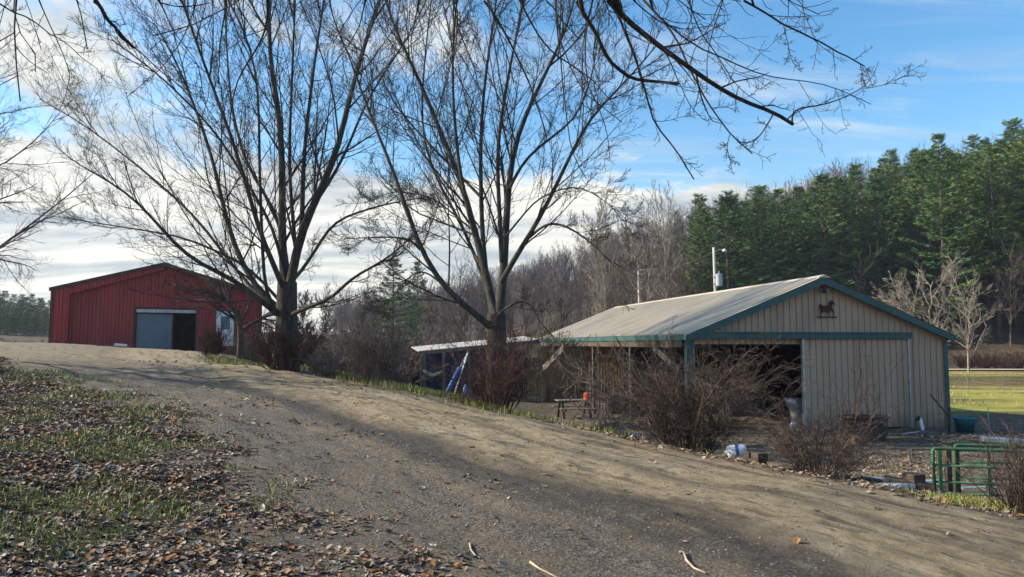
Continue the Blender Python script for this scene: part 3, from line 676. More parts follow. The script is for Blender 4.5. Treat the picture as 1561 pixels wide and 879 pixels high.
# ------------------------------------------------------------------ lean-to shed
shz = hz(-3, 41)
Sl, Sr = at(638, 536, 41.5), at(824, 518, 43.2)
shed = thing('lean_to_shed', 'low open post shed with dark blue tarps at the left end of the tan barn', 'shed', (Sl.x, Sl.y, shz))
B = Vector((Sl.x, Sl.y, shz)); sv = Sr - Sl; sv2 = Vector((sv.x, sv.y, 0)).normalized(); sn = Vector((-sv2.y, sv2.x, 0))
t = MB(); a, b = Sl - B, Sr - B
q = [a, b, b + sn * 4.2 + Vector((0, 0, .22)), a + sn * 4.2 + Vector((0, 0, .22))]
t.add([p + Vector((0, 0, .05)) for p in q] + [p for p in q], [(0, 1, 2, 3), (7, 6, 5, 4), (0, 4, 5, 1), (1, 5, 6, 2), (2, 6, 7, 3), (3, 7, 4, 0)]); t.build('roof', M['pole'], shed)
t = MB(); t.beam(a + Vector((0, .08, -.10)), b + Vector((0, .08, -.10)), .05, .17); t.build('rafter', M['wood'], shed)
def shp(u, dz=0, off=0):
    f = (u - 638) / (824 - 638); p = Sl + sv * f + sn * off; return p - B + Vector((0, 0, dz))
for u in (642, 647, 676, 714, 745, 790):
    p = shp(u, -.15, .1); t = MB(); t.box(p.x - .07, p.x + .07, p.y - .07, p.y + .07, -1.0, p.z); t.build('post', M['wood'], shed)
for (u0, u1) in ((648, 675), (678, 712), (717, 744)):
    t = MB(); n = 10; vs = []; fs = []
    for i in range(n + 1):
        for j in range(6):
            f = i / n; p = shp(u0 + (u1 - u0) * f, -.2 - j * .42, .55 + .10 * math.sin(i * 1.9 + j) + .05 * math.sin(i * 4.1)); vs.append(p)
    for i in range(n):
        for j in range(5): fs.append((i * 6 + j, i * 6 + j + 1, i * 6 + j + 7, i * 6 + j + 6))
    t.add(vs, fs); ob = t.build('tarp', M['tarp'], shed, smooth=True)
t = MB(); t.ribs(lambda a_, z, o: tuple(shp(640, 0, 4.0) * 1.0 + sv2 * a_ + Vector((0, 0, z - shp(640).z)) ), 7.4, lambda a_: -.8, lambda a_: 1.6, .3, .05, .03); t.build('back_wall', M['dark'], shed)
t = MB(); k = shp(648, -.0, -.02); P0 = at(645, 564, 41.4) - B; P1 = at(659, 572, 41.4) - B; P2 = at(675, 566, 41.6) - B
t.beam(P0, P1, .03, .16); t.beam(P1 + Vector((0, -.031, 0)), P2 + Vector((0, -.031, 0)), .03, .16); t.build('yellow_rail', M['yellow'], shed)
# slat panel between shed and barn, low sunlight put into its warm colour
sp_ = at(797, 560, 44.6); zt_ = at(797, 546, 44.6).z
t = MB()
for i in range(16): t.box(sp_.x + i * .115, sp_.x + i * .115 + .075, sp_.y, sp_.y + .03, -2.2, zt_ + .04 * math.sin(i * 2.3))
t.box(sp_.x, sp_.x + 1.85, sp_.y + .03, sp_.y + .08, zt_ - .3, zt_ - .2); t.box(sp_.x, sp_.x + 1.85, sp_.y + .03, sp_.y + .08, -1.6, -1.5)
ob = t.build('slat_fence', M['wood_sunlit']); tag(ob, 'fence panel of warm brown, sunlit-toned vertical slats between the shed and the barn post', 'fence')
# things leaning in the shed
def lean(name, u0, v0, u1, v1, y0, y1, r, mat, label, cat, n=8):
    a = at(u0, v0, y0); b = at(u1, v1, y1); t = MB(); t.tube([a, (a + b) / 2 + Vector((0, 0, -.01)), b], [r, r * .95, r * .9], n); o = t.build(name, mat, smooth=True); tag(o, label, cat); return o
lean('rolled_tarp', 679, 604, 700, 561, 39.8, 40.6, .13, M['blue'], 'bright blue rolled tarp leaning under the shed roof', 'tarp')
lean('plank', 691, 606, 713, 538, 39.6, 41.2, .055, M['white'], 'thin pale pole leaning in the shed beside the blue rolled tarp', 'pole', 4)
lean('plank', 682, 598, 712, 539, 40.4, 41.5, .05, M['grey_enamel'], 'thin blue grey pole leaning in the shed, behind the pale pole', 'pole', 4)
t = MB(); p = at(710, 606, 40); t.lathe([(.42, -.35), (.36, .05), (.22, .35), (.10, .62), (.04, .72)], 9, Matrix.Translation(p)); ob = t.build('covered_pile', M['blue'], smooth=True); tag(ob, 'small heap under a bright blue tarp at the foot of the right shed post', 'tarp')

# ------------------------------------------------------------------ red barn
RL = at(75, 522, 48.0); RRx = at(398, 530, 54.0); rz0 = 0.75
rd = Vector((RRx.x - RL.x, RRx.y - RL.y, 0)); RW = rd.length; RA = math.atan2(rd.y, rd.x)
rex = rd.normalized(); rey = Vector((-rex.y, rex.x, 0))
RE = at(75, 438, 48.0).z - rz0
def rtop(a, e=0): 
    return RE + (RP - RE) * (1 - abs(a - RW / 2) / (RW / 2)) + e
mid_ = (RL + RRx) / 2; 
def rloc(u, v, off=0.0):
    """point of the red gable plane (moved off metres towards its inside) at a pixel, in the barn's frame"""
    r_ = ray(u, v); o_ = Vector((RL.x, RL.y, 0)) + rey * off; n_ = rey
    tt = (o_ - Vector((0, 0, CAMZ))).dot(n_) / r_.dot(n_); p_ = Vector((0, 0, CAMZ)) + r_ * tt - Vector((RL.x, RL.y, rz0))
    return Vector((p_.dot(rex), p_.dot(rey), p_.z))
RP = rloc(235, 401).z
print('red barn', RW, RE, RP, rloc(235, 401), math.degrees(RA))
rb = thing('red_barn', 'wide red steel barn with a white side door at the top of the driveway', 'barn', (RL.x, RL.y, rz0), RA)
REC = .55
g0, g1 = rloc(208, 470, REC), rloc(299, 470, REC); gt = g0.z; a_in = rloc(106, 445).x
PKx = RW / 2
inner = lambda a: min(rtop(a) - .62, rtop(PKx) - .62 - max(0, (a - PKx)) * 0 if a <= PKx else rtop(a) - .12)
t = MB(); RP_ = .23
t.ribs(lambda a, z, o: (a, -o, z), a_in, lambda a: 0.0, lambda a: rtop(a), RP_, .05, -.035)
t2 = MB(); t2.ribs(lambda a, z, o: (a + a_in, -o, z), PKx - a_in, lambda a: rtop(a + a_in) - .72 + .30 * (a / (PKx - a_in)), lambda a: rtop(a + a_in), RP_, .05, -.035); t.add(t2.v, t2.f)
t.build('gable_siding', M['red'], rb)
t = MB()
for (x0, x1, zb) in ((a_in, g0.x, 0), (g0.x, g1.x, gt), (g1.x, RW, 0)):
    t2 = MB(); t2.ribs(lambda a, z, o: (a + x0, REC - o, z), x1 - x0, lambda a: zb, lambda a: rtop(a + x0, -.02), RP_, .05, -.035, knots=((PKx - x0,) if x0 < PKx < x1 else ())); t.add(t2.v, t2.f)
t.build('recessed_wall', M['red'], rb)
t = MB(); t.add([(a_in, 0, 0), (a_in, REC, 0), (a_in, REC, rtop(a_in) - .72), (a_in, 0, rtop(a_in) - .72), (PKx, 0, RP - .42), (PKx, REC, RP - .42)], [(0, 1, 2, 3), (3, 2, 5, 4)]); t.build('recess_lining', M['redtrim'], rb)
for sg in (0, 1):
    t = MB(); a0 = -.15 if sg == 0 else RW + .15
    t.prism([(a0, RE - .26), (PKx, RP - .17), (PKx, RP + .08), (a0, RE - .01)], lambda a, b, k: (a, k, b), -.12, -.06); t.build('rake_trim', M['redtrim'], rb)
t = MB(); t.box(-.05, .12, -.05, .0, -.2, RE - .2); t.build('corner_trim', M['redtrim'], rb)
t = MB(); t.add([(-.2, -.12, RE - .02), (PKx, -.12, RP + .10), (PKx, 18, RP + .10), (-.2, 18, RE - .02), (RW + .2, -.12, RE - .02), (RW + .2, 18, RE - .02)], [(0, 1, 2, 3), (1, 4, 5, 2)]); t.build('roof', M['redtrim'], rb)
t = MB(); t.add([(0, .01, 0), (0, 18, 0), (0, 18, RE - .05), (0, .01, RE - .05)], [(0, 1, 2, 3)]); t.build('side_wall', M['red'], rb)
t = MB(); t.add([(RW, .01, 0), (RW, 18, 0), (RW, 18, RE - .05), (RW, .01, RE - .05), (0.02, 18, 0), (0.02, 18, RE - .05), (PKx, 18, RP), (RW - .02, 18, RE - .05), (RW - .02, 18, 0)], [(0, 3, 2, 1), (4, 5, 6, 7, 8)]); t.build('rear_wall', M['red'], rb)
# wide doorway with a glazed sliding leaf
dr = MB(); dr.box(g0.x - .12, g0.x, REC - .05, REC + .25, 0, gt + .12); dr.box(g1.x, g1.x + .08, REC - .05, REC + .25, 0, gt + .12); dr.box(g0.x, g1.x, REC - .05, REC + .25, gt, gt + .12)
dr.build('doorway_frame', M['redtrim'], rb)
dr = MB(); dr.box(g0.x, g1.x, REC + .02, REC + .10, gt - .26, gt - .03); dr.build('door_track', M['steel'], rb)
gl = rloc(264, 478, REC); M['glassdoor'] = pmat('reflection_tinted_glass', (.07, .13, .18), (.11, .18, .23), .6, .06, 0, spec=1.0)  # blue tint in the base colour stands in for the forest reflection
dr = MB(); dr.box(g0.x + .05, gl.x - .06, REC + .12, REC + .16, .0, gl.z - .04); gd = dr.build('glazed_door', M['glassdoor'], rb)
dr = MB(); dr.box(gl.x - .06, gl.x + .02, REC + .10, REC + .18, 0, gl.z); dr.box(g0.x, gl.x - .06, REC + .10, REC + .18, gl.z - .06, gl.z); dr.build('door_frame', M['wood_dark'], gd)
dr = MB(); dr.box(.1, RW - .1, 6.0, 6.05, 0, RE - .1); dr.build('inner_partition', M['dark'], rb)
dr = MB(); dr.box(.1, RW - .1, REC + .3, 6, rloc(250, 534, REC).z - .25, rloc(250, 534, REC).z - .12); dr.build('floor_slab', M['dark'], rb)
# white side door
d0, d1, db = rloc(330, 474, REC), rloc(357, 474, REC), rloc(343, 527, REC).z
dz_ = d0.z
dr = MB()
wx0, wx1, wz0, wz1 = rloc(336, 0 + 500, REC).x, rloc(350, 500, REC).x, rloc(343, 502, REC).z, rloc(343, 482, REC).z
yf = REC - .06
for bx in ((d0.x, wx0, db, dz_), (wx1, d1.x, db, dz_), (wx0, wx1, db, wz0), (wx0, wx1, wz1, dz_)): dr.box(bx[0], bx[1], yf - .03, yf, bx[2], bx[3])
wd = dr.build('side_door', M['white'], rb); wd['label'] = 'white door with one square window'
dr = MB(); dr.box(wx0, wx1, yf - .015, yf - .005, wz0, wz1); dr.build('window', M['glassdoor'], wd)
dr = MB(); dr.lathe([(0, 0), (.04, 0), (.04, .04), (0, .05)], 10, Matrix.Translation((d1.x - .12, yf - .03, (db + dz_) / 2 - .1)) @ Matrix.Rotation(R(90), 4, 'X')); dr.build('handle', M['steel'], wd)
# boards lying by the red wall
p = ground_at(180, 528); 
bw_ = at(150, 526, 46.3); be_ = at(187, 527, 45.6)
ob = MB().beam(at(148, 526.5, 46), at(200, 527, 46.6), .2, .05).build('board', M['wood']); tag(ob, 'long low board lying along the foot of the red barn wall', 'board')
ob = MB().box(-.35, .35, -.2, .2, 0, .16).build('block', M['white'], bevel=.02); ob.location = at(184, 527.5, 46.0); ob.rotation_euler = (0, .1, .5); tag(ob, 'small white block lying beside the board at the red barn wall', 'block')
ob = MB().box(-.28, .28, -.16, .16, -.05, .12).build('paving_stone', M['white'], bevel=.03); q_ = on_ground(356, 37.5); ob.location = q_; tag(ob, 'pale flat stone on the verge below the crooked tree', 'stone')
# ------------------------------------------------------------------ trees: tapered tubes grown level by level
def tube_arrays(P, Rd, sides):
    """P (B,N,3), Rd (B,N) -> verts, quads"""
    B, N, _ = P.shape; T = np.gradient(P, axis=1); T /= np.linalg.norm(T, axis=2, keepdims=True) + 1e-9
    ref = np.where(np.abs(T[:, :1, 2:3]) > .8, np.array([[[1., 0, 0]]]), np.array([[[0, 0, 1.]]])); ref = np.broadcast_to(ref, T.shape)
    a = np.cross(T, ref); a /= np.linalg.norm(a, axis=2, keepdims=True) + 1e-9; b = np.cross(T, a)
    th = np.arange(sides) * 2 * np.pi / sides
    V = P[:, :, None] + Rd[:, :, None, None] * (a[:, :, None] * np.cos(th)[None, None, :, None] + b[:, :, None] * np.sin(th)[None, None, :, None])
    I = np.arange(B * N * sides).reshape(B, N, sides); J = np.roll(I, -1, axis=2)
    Q = np.stack([I[:, :-1], J[:, :-1], J[:, 1:], I[:, 1:]], -1).reshape(-1, 4)
    return V.reshape(-1, 3), Q
def tubes_mesh(name, groups, smooth=True):
    V = []; Q = []; n = 0
    for (P, Rd, s) in groups:
        if not len(P): continue
        v, q = tube_arrays(P, Rd, s); V.append(v); Q.append(q + n); n += len(v)
    return np_mesh(name, np.vstack(V), [np.vstack(Q)], smooth)
def resample(path, n):
    p = np.array(path, float)
    # catmull-rom through the points
    d = np.concatenate([[0], np.cumsum(np.linalg.norm(np.diff(p[:, :3], axis=0), axis=1))]); t = np.linspace(0, d[-1], n)
    out = np.stack([np.interp(t, d, p[:, k]) for k in range(p.shape[1])], 1)
    k = np.array([.25, .5, .25])
    for _ in range(2):
        q = out.copy(); q[1:-1] = out[:-2] * .25 + out[1:-1] * .5 + out[2:] * .25; out = q
    return out
def grow(r, P, Rd, k, ratio, ang, seg=4, trop=(0, 0, .15), jit=.12, t0=.15, rmul=.55, rmin=.004, tip=.3, lmin=.1, shrink=.5, lmax=99, angj=.25):
    B, N, _ = P.shape; n = B * k; idx = np.repeat(np.arange(B), k); j = np.tile(np.arange(k), B)
    t = t0 + (1 - t0) * (j + r.random(n)) / k; t = np.minimum(t, .995)
    f = t * (N - 1); i = np.minimum(f.astype(int), N - 2); fr_ = (f - i)[:, None]
    p = P[idx, i] * (1 - fr_) + P[idx, i + 1] * fr_; tg = P[idx, i + 1] - P[idx, i]; tg /= np.linalg.norm(tg, axis=1, keepdims=True) + 1e-9
    rad = Rd[idx, i] * (1 - fr_[:, 0]) + Rd[idx, i + 1] * fr_[:, 0]
    L = np.linalg.norm(np.diff(P, axis=1), axis=2).sum(1)[idx] * ratio * (1 - shrink * t) * r.uniform(.45, 1.3, n); L = np.clip(L, lmin, lmax)
    rv = r.normal(size=(n, 3)); rv -= (rv * tg).sum(1, keepdims=True) * tg; rv /= np.linalg.norm(rv, axis=1, keepdims=True)
    a = ang * (1 + angj * r.normal(size=n)); d = tg * np.cos(a)[:, None] + rv * np.sin(a)[:, None]
    pts = [p]; tr = np.array(trop)
    for s in range(seg):
        d = d + tr / seg * 2 + r.normal(size=(n, 3)) * jit; d /= np.linalg.norm(d, axis=1, keepdims=True)
        pts.append(pts[-1] + d * (L / seg)[:, None])
    r0 = np.maximum(np.minimum(rad * rmul, L * .035 + rmin), rmin); w = np.linspace(1, tip, seg + 1)
    return np.stack(pts, 1), np.maximum(r0[:, None] * w[None], rmin * .7)
def budleaves(name, r, P, n, size, tone_mu=.4):
    B = len(P); k = r.integers(0, B, n); t = r.random(n)[:, None]; i = r.integers(0, P.shape[1] - 1, n)
    c = P[k, i] * (1 - t) + P[k, i + 1] * t; a = r.normal(size=(n, 3)); a /= np.linalg.norm(a, axis=1, keepdims=True); b = np.cross(a, r.normal(size=(n, 3))); b /= np.linalg.norm(b, axis=1, keepdims=True)
    s = size * r.uniform(.5, 1.3, (n, 1)); V = np.stack([c, c + a * s + b * s * .4, c + a * s * 1.9, c + a * s - b * s * .4], 1).reshape(-1, 3)
    return np_mesh(name, V, [np.arange(4 * n).reshape(-1, 4)], False, {'tone': np.repeat(np.clip(r.normal(tone_mu, .25, n), 0, 1), 4)})

def pixel_limb(pts, y0, y1, r0, r1, n=16, base=None):
    """limb traced through picture columns/rows, at depth y0 at its foot and y1 at its tip; r in metres"""
    m = len(pts); q = []
    for i, (u, v) in enumerate(pts):
        f = i / (m - 1); p = at(u, v, y0 + (y1 - y0) * f ** .8); q.append((p.x, p.y, p.z))
    P = resample(q, n); w = np.linspace(0, 1, n) ** .8
    return P, r0 + (r1 - r0) * w

def big_tree(name, label, base, trunk, limbs, seed, cfg, group=None):
    r = np.random.default_rng(seed); th = thing(name, label, 'tree', tuple(base), group=group)
    off = np.array(base)
    T = [(P[None] - off, Rd[None], 12) for P, Rd in trunk]
    link('trunk', tubes_mesh('trunk', T), M['bark'], th)
    LP = np.stack([P for P, _ in limbs]); LR = np.stack([q for _, q in limbs])
    link('limbs', tubes_mesh('limbs', [(LP - off, LR, 8)]), M['bark'], th)
    k1, k2, k3, k4 = cfg['k']
    P1, R1 = grow(r, LP, LR, k1, cfg.get('q1', .42), cfg.get('a1', .62), 7, cfg.get('trop', (0, 0, .24)), .05, .12, .36, .008, .28, .6, .45)
    Ls = np.linalg.norm(np.diff(LP, axis=1), axis=2).sum(1); kp = r.random(len(P1)) < np.clip(Ls[np.repeat(np.arange(len(LP)), k1)] / 8.5, .3, 1); P1, R1 = P1[kp], R1[kp]
    P2, R2 = grow(r, np.concatenate([P1]), R1, k2, .45, .62, 5, (0, 0, .16), .07, .12, .5, .0055, .35, .3)
    P3, R3 = grow(r, P2, R2, k3, .5, .65, 3, (0, 0, .1), .10, .1, .6, .0045, .45, .15)
    P4, R4 = grow(r, P3, R3, k4, .55, .7, 2, (0, 0, .1), .12, .2, .7, .0042, .6, .08)
    # ends of the limbs themselves fork again
    Pe, Re = grow(r, LP, LR, 5, .30, .45, 6, (0, 0, .25), .06, .72, .7, .010, .3, .8, .3)
    kp = r.random(len(Pe)) < np.clip(Ls[np.repeat(np.arange(len(LP)), 5)] / 8.5, .25, 1); Pe, Re = Pe[kp], Re[kp]
    Pf, Rf = grow(r, Pe, Re, k2, .45, .6, 4, (0, 0, .15), .08, .1, .6, .006, .35, .3)
    Pg, Rg = grow(r, Pf, Rf, k3 + 1, .5, .65, 3, (0, 0, .1), .11, .1, .6, .0048, .45, .15)
    br = tubes_mesh('branches', [(P1 - off, R1, 5), (Pe - off, Re, 5)]); link('branches', br, M['bark'], th)
    tw = tubes_mesh('twigs', [(P2 - off, R2, 4), (Pf - off, Rf, 4), (P3 - off, R3, 3), (Pg - off, Rg, 3), (P4 - off, R4, 3)], False); link('twigs', tw, M['twig'], th)
    print(name, 'twigs', len(P3) + len(P4) + len(Pg)); return th, P2

# left big maple
Y1 = 26.0; b1 = on_ground(436, Y1); b1.z -= .15
tr1 = [(resample([tuple(b1), tuple(at(437, 520, Y1)), tuple(at(437, 470, Y1)), tuple(at(438, 430, Y1))], 12), np.linspace(.44, .35, 12) + .12 * np.exp(-np.linspace(0, 6, 12)))]
L1 = [([(436, 445), (432, 405), (429, 379), (431, 284), (428, 183), (410, 89), (410, 0), (414, -90)], 0, 1.0, .24, .07),
      ([(439, 452), (454, 367), (466, 331), (484, 302), (513, 237), (540, 118), (578, 0), (600, -60)], 0, -1.5, .25, .06),
      ([(460, 345), (463, 237), (469, 178), (484, 59), (495, 0), (500, -60)], 0, 2.5, .13, .05),
      ([(434, 478), (401, 455), (372, 414), (342, 331), (330, 260), (309, 195), (271, 95), (235, 35)], 0, 2.2, .17, .04),
      ([(433, 486), (405, 465), (360, 426), (289, 396), (247, 349), (200, 296), (120, 250)], 0, -2.2, .15, .03),
      ([(436, 450), (425, 420), (395, 355), (377, 284), (348, 195), (312, 100), (277, 0)], 0, -3.0, .14, .05),
      ([(438, 484), (454, 473), (508, 455), (531, 426), (590, 395), (640, 350)], 0, -2.5, .13, .03),
      ([(440, 432), (460, 414), (508, 337), (555, 320), (600, 308), (650, 300)], 0, 3.0, .11, .03),
      ([(430, 486), (404, 461), (398, 331), (395, 237), (395, 148), (383, 59), (348, 0)], 0, -4.5, .10, .04),
      ([(440, 420), (428, 330), (372, 250), (350, 150), (345, 60), (340, -40)], 0, 4.0, .11, .04),
      ([(470, 325), (520, 250), (560, 150), (620, 60), (650, 0)], 0, 2.5, .10, .03),
      ([(434, 480), (380, 440), (300, 330), (220, 260), (130, 190), (60, 150)], 0, 3.5, .11, .025),
      ([(450, 375), (440, 250), (445, 120), (450, 0), (452, -70)], 0, -3, .10, .04),
      ([(436, 470), (380, 405), (280, 360), (180, 345), (90, 330)], 0, .8, .09, .02),
      ([(438, 440), (420, 350), (330, 200), (240, 110), (170, 60)], 0, -1.2, .10, .03)]
lm1 = [pixel_limb(p, Y1 + a, Y1 + b, r0 * .76, r1 * .65) for (p, a, b, r0, r1) in L1]
big_tree('maple_tree', 'large bare maple nearest the red barn, with many steep limbs from one short trunk', b1, tr1, lm1, 11, dict(k=(14, 8, 6, 3)), 'large bare maples beside the driveway')
# middle big maple
Y2 = 21.0; b2 = on_ground(757, Y2); b2.z -= .15
tr2 = [(resample([tuple(b2), tuple(at(757, 560, Y2)), tuple(at(757, 520, Y2)), tuple(at(757, 478, Y2))], 12), np.linspace(.31, .27, 12) + .12 * np.exp(-np.linspace(0, 6, 12)))]
L2 = [([(757, 500), (752, 470), (742, 414), (721, 349), (712, 296), (674, 207), (638, 118), (597, 36), (575, -40)], 0, 1.4, .20, .045),
      ([(757, 506), (740, 488), (697, 461), (662, 420), (635, 367), (609, 284), (585, 225), (556, 154), (530, 80)], 0, -1.5, .16, .035),
      ([(758, 500), (763, 470), (768, 414), (771, 355), (774, 284), (786, 207), (828, 118), (869, 36), (880, -20)], 0, .6, .22, .04),
      ([(755, 480), (745, 461), (736, 379), (733, 296), (732, 207), (739, 118), (757, 0), (765, -70)], 0, 2.2, .14, .04),
      ([(765, 400), (760, 296), (757, 225), (774, 118), (798, 0), (806, -60)], 0, -1.8, .11, .04),
      ([(764, 430), (786, 390), (810, 355), (842, 296), (869, 237), (899, 178), (960, 118), (1000, 70)], 0, -1.4, .13, .03),
      ([(800, 368), (834, 337), (863, 343), (899, 367), (934, 402), (965, 440)], -.3, -2.2, .07, .018),
      ([(758, 482), (765, 473), (792, 457), (810, 461), (822, 491), (845, 515), (860, 535)], -.2, -2.2, .06, .014),
      ([(640, 380), (625, 364), (597, 361), (560, 362), (520, 364)], 0, -2.0, .055, .015),
      ([(668, 428), (650, 414), (632, 414), (609, 438), (590, 465), (583, 478)], 0, -1.2, .045, .012),
      ([(724, 360), (700, 260), (690, 150), (690, 60), (700, -30)], 0, -2.6, .10, .035),
      ([(733, 300), (650, 215), (600, 160), (570, 90), (500, 40)], 0, 2.5, .07, .02),
      ([(775, 290), (800, 240), (880, 180), (905, 110), (915, 20)], 0, 2.2, .08, .025),
      ([(757, 500), (745, 440), (700, 330), (655, 260), (640, 180), (650, 60), (660, -20)], 0, 3.4, .10, .03),
      ([(720, 350), (660, 300), (600, 290), (555, 310)], 0, 1.5, .05, .015),
      ([(771, 360), (820, 300), (880, 280), (930, 310), (960, 350)], 0, 1.6, .05, .014)]
lm2 = [pixel_limb(p, Y2 + a, Y2 + b, r0 * .68, r1 * .6) for (p, a, b, r0, r1) in L2]
big_tree('maple_tree', 'large bare maple with drooping side boughs, in front of the shed by the tan barn', b2, tr2, lm2, 12, dict(k=(14, 8, 6, 3)), 'large bare maples beside the driveway')

# tree overhead: its trunk stands behind the camera, limbs hang into the top of the picture
rO = np.random.default_rng(5); bo = Vector((1.2, -3.6, hz(1.2, -3.6) - .1))
ot = thing('overhanging_tree', 'bare dark tree whose limbs hang down into the top of the view', 'tree', tuple(bo)); oo = np.array(bo)
fork = np.array([1.1, -3.4, 4.6])
def px2r(px, y): return px * .5 / F_PX * y
O = [([(929, 0), (950, 26), (1012, 76), (1057, 109), (1102, 137), (1137, 157), (1178, 168), (1208, 190)], 6.6, 7.6, 9.5, 5.5),
     ([(881, 0), (901, 41), (929, 93), (960, 121), (998, 123), (1035, 127)], 6.2, 6.6, 7.5, 4.5),
     ([(981, 0), (1019, 38), (1043, 83), (1064, 131), (1088, 170), (1116, 208), (1147, 234)], 7.6, 7.2, 4, 2),
     ([(935, 0), (948, 35), (964, 76), (981, 114), (988, 166), (998, 192), (1033, 232), (1059, 272)], 6.9, 7.4, 4.5, 2),
     ([(1135, 0), (1189, 33), (1241, 59), (1282, 81), (1318, 100)], 7, 7.8, 3.5, 2),
     ([(1000, 20), (1047, 67), (1092, 86), (1133, 102), (1154, 116), (1206, 123), (1244, 123), (1279, 131), (1299, 149), (1327, 159)], 7.6, 8.2, 3, 1),
     ([(1102, 0), (1088, 42), (1078, 80), (1078, 138)], 8, 8, 2, 1.2),
     ([(145, 0), (170, 35), (190, 60), (205, 72)], 6.3, 6.6, 6.5, 4.5),
     ([(180, 45), (200, 68), (245, 110), (282, 130), (300, 165), (312, 200)], 6.5, 7.4, 2.5, 1),
     ([(410, 0), (408, 50), (370, 105), (350, 150), (352, 235)], 7, 7.4, 4, 1.6),
     ([(345, 0), (335, 75), (332, 128)], 7, 7.2, 3, 1.5),
     ([(739, 0), (780, 65), (800, 110), (822, 166), (833, 210)], 7, 7.3, 4, 2),
     ([(845, -10), (850, 60), (863, 178), (875, 248), (893, 272)], 7.2, 7.6, 2.5, 1.4),
     ([(-20, -5), (45, 30), (95, 62), (150, 105)], 6.5, 7.4, 3, 1),
     ([(500, 0), (520, 60), (560, 130), (575, 190)], 7, 7.6, 2.5, 1), ([(640, 0), (625, 70), (632, 140), (640, 200)], 7.4, 7.6, 2.2, 1),
     ([(300, 0), (280, 60), (240, 110), (190, 150)], 7.4, 8, 2, .9), ([(60, 0), (80, 50), (110, 110), (90, 170)], 7, 7.8, 2, .9),
     ([(1208, 186), (1202, 180), (1206, 170), (1218, 161), (1244, 162), (1275, 154), (1310, 138), (1330, 122), (1339, 93)], 7.6, 8.0, 3.4, .8),
     ([(1180, 170), (1172, 185), (1160, 205), (1148, 218), (1125, 215)], 7.5, 7.3, 3, 1),
     ([(1241, 59), (1230, 30), (1220, 0)], 7.4, 7.8, 1.6, 1), ([(1112, 205), (1108, 230), (1116, 250)], 7.3, 7.3, 1.3, .8), ([(1012, 76), (1030, 110), (1045, 150), (1072, 182)], 6.8, 7.2, 2.2, .9),
     ([(690, -5), (700, 50), (725, 110), (735, 170)], 7, 7.6, 3, 1), ([(790, -5), (815, 50), (860, 95), (905, 120), (940, 165)], 7, 7.4, 3.5, 1.2), ([(905, -5), (890, 60), (895, 130), (925, 190), (930, 240)], 7.2, 7.6, 3, 1),
     ([(960, -5), (1000, 30), (1035, 45), (1080, 40)], 6.8, 7.2, 2.6, 1), ([(560, -5), (545, 50), (500, 110), (480, 160)], 7.2, 7.8, 2.4, .9), ([(1045, -5), (1062, 40), (1100, 90), (1120, 130), (1165, 160)], 7.2, 7.7, 2.4, .9), ([(240, -5), (262, 50), (300, 90), (310, 150), (330, 200)], 7.3, 7.8, 2.2, .8),
     ([(1195, 38), (1202, 70), (1206, 95), (1216, 102)], 7.2, 7.1, 1.5, .9), ([(1310, 96), (1315, 110), (1318, 128), (1323, 133)], 7.8, 7.9, 1.2, .8), ([(1320, 134), (1345, 130), (1370, 120), (1392, 111)], 7.9, 8.3, 1.2, .6)]
feeder = []; OL = []
for (p, a, b, r0, r1) in O:
    P, Rd = pixel_limb(p, a, b, px2r(r0, a), px2r(r1, b), 14)
    P = P + np.interp(np.arange(14), np.arange(0, 15, 1.4), rO.normal(0, .006, 11))[:, None] * [1, .5, 1]
    OL.append((P, Rd))
    if p[0][1] <= 0:
        s0 = P[0]; d0 = P[0] - P[1]; d0 /= np.linalg.norm(d0); m1 = s0 + d0 * .7 + np.array([0, -.4, .25]); m2 = fork * .45 + s0 * .55 + np.array([0, 0, 1.3])
        feeder.append((resample([tuple(fork), tuple(fork * .75 + s0 * .25 + np.array([0, 0, 1.2])), tuple(m2), tuple(m1), tuple(s0), tuple(P[1])], 14), np.linspace(max(Rd[0] * 2.2, .05), Rd[0], 14)))
link('trunk', tubes_mesh('trunk', [(resample([tuple(bo), (1.2, -3.55, 2), tuple(fork + [0, 0, .1])], 10)[None] - oo, np.linspace(.36, .25, 10)[None], 14)]), M['bark'], ot)
FP = np.stack([f[0] for f in feeder]); FR = np.stack([f[1] for f in feeder]); LP = np.stack([f[0] for f in OL]); LR = np.stack([f[1] for f in OL])
link('limbs', tubes_mesh('limbs', [(FP - oo, FR, 8), (LP - oo, LR, 8)]), M['bark_dark'], ot)
T1, U1 = grow(rO, LP, LR, 6, .34, .75, 6, (0, 0, -.05), .16, .1, .45, .0035, .35, .12, .35)
T2, U2 = grow(rO, T1, U1, 5, .42, .8, 4, (0, 0, .12), .16, .1, .6, .0024, .5, .06)
T3, U3 = grow(rO, T2, U2, 3, .4, .8, 2, (0, 0, .1), .15, .1, .7, .002, .6, .03)
TF, UF = grow(rO, FP, FR, 9, .25, .7, 6, (0, .1, .1), .12, .3, .5, .008, .35, .3)
TG, UG = grow(rO, TF, UF, 6, .45, .7, 4, (0, 0, .1), .14, .1, .5, .005, .4, .1)
link('twigs', tubes_mesh('twigs', [(T1 - oo, U1, 5), (T2 - oo, U2, 4), (T3 - oo, U3, 3), (TF - oo, UF, 4), (TG - oo, UG, 3)], False), M['bark_dark'], ot)

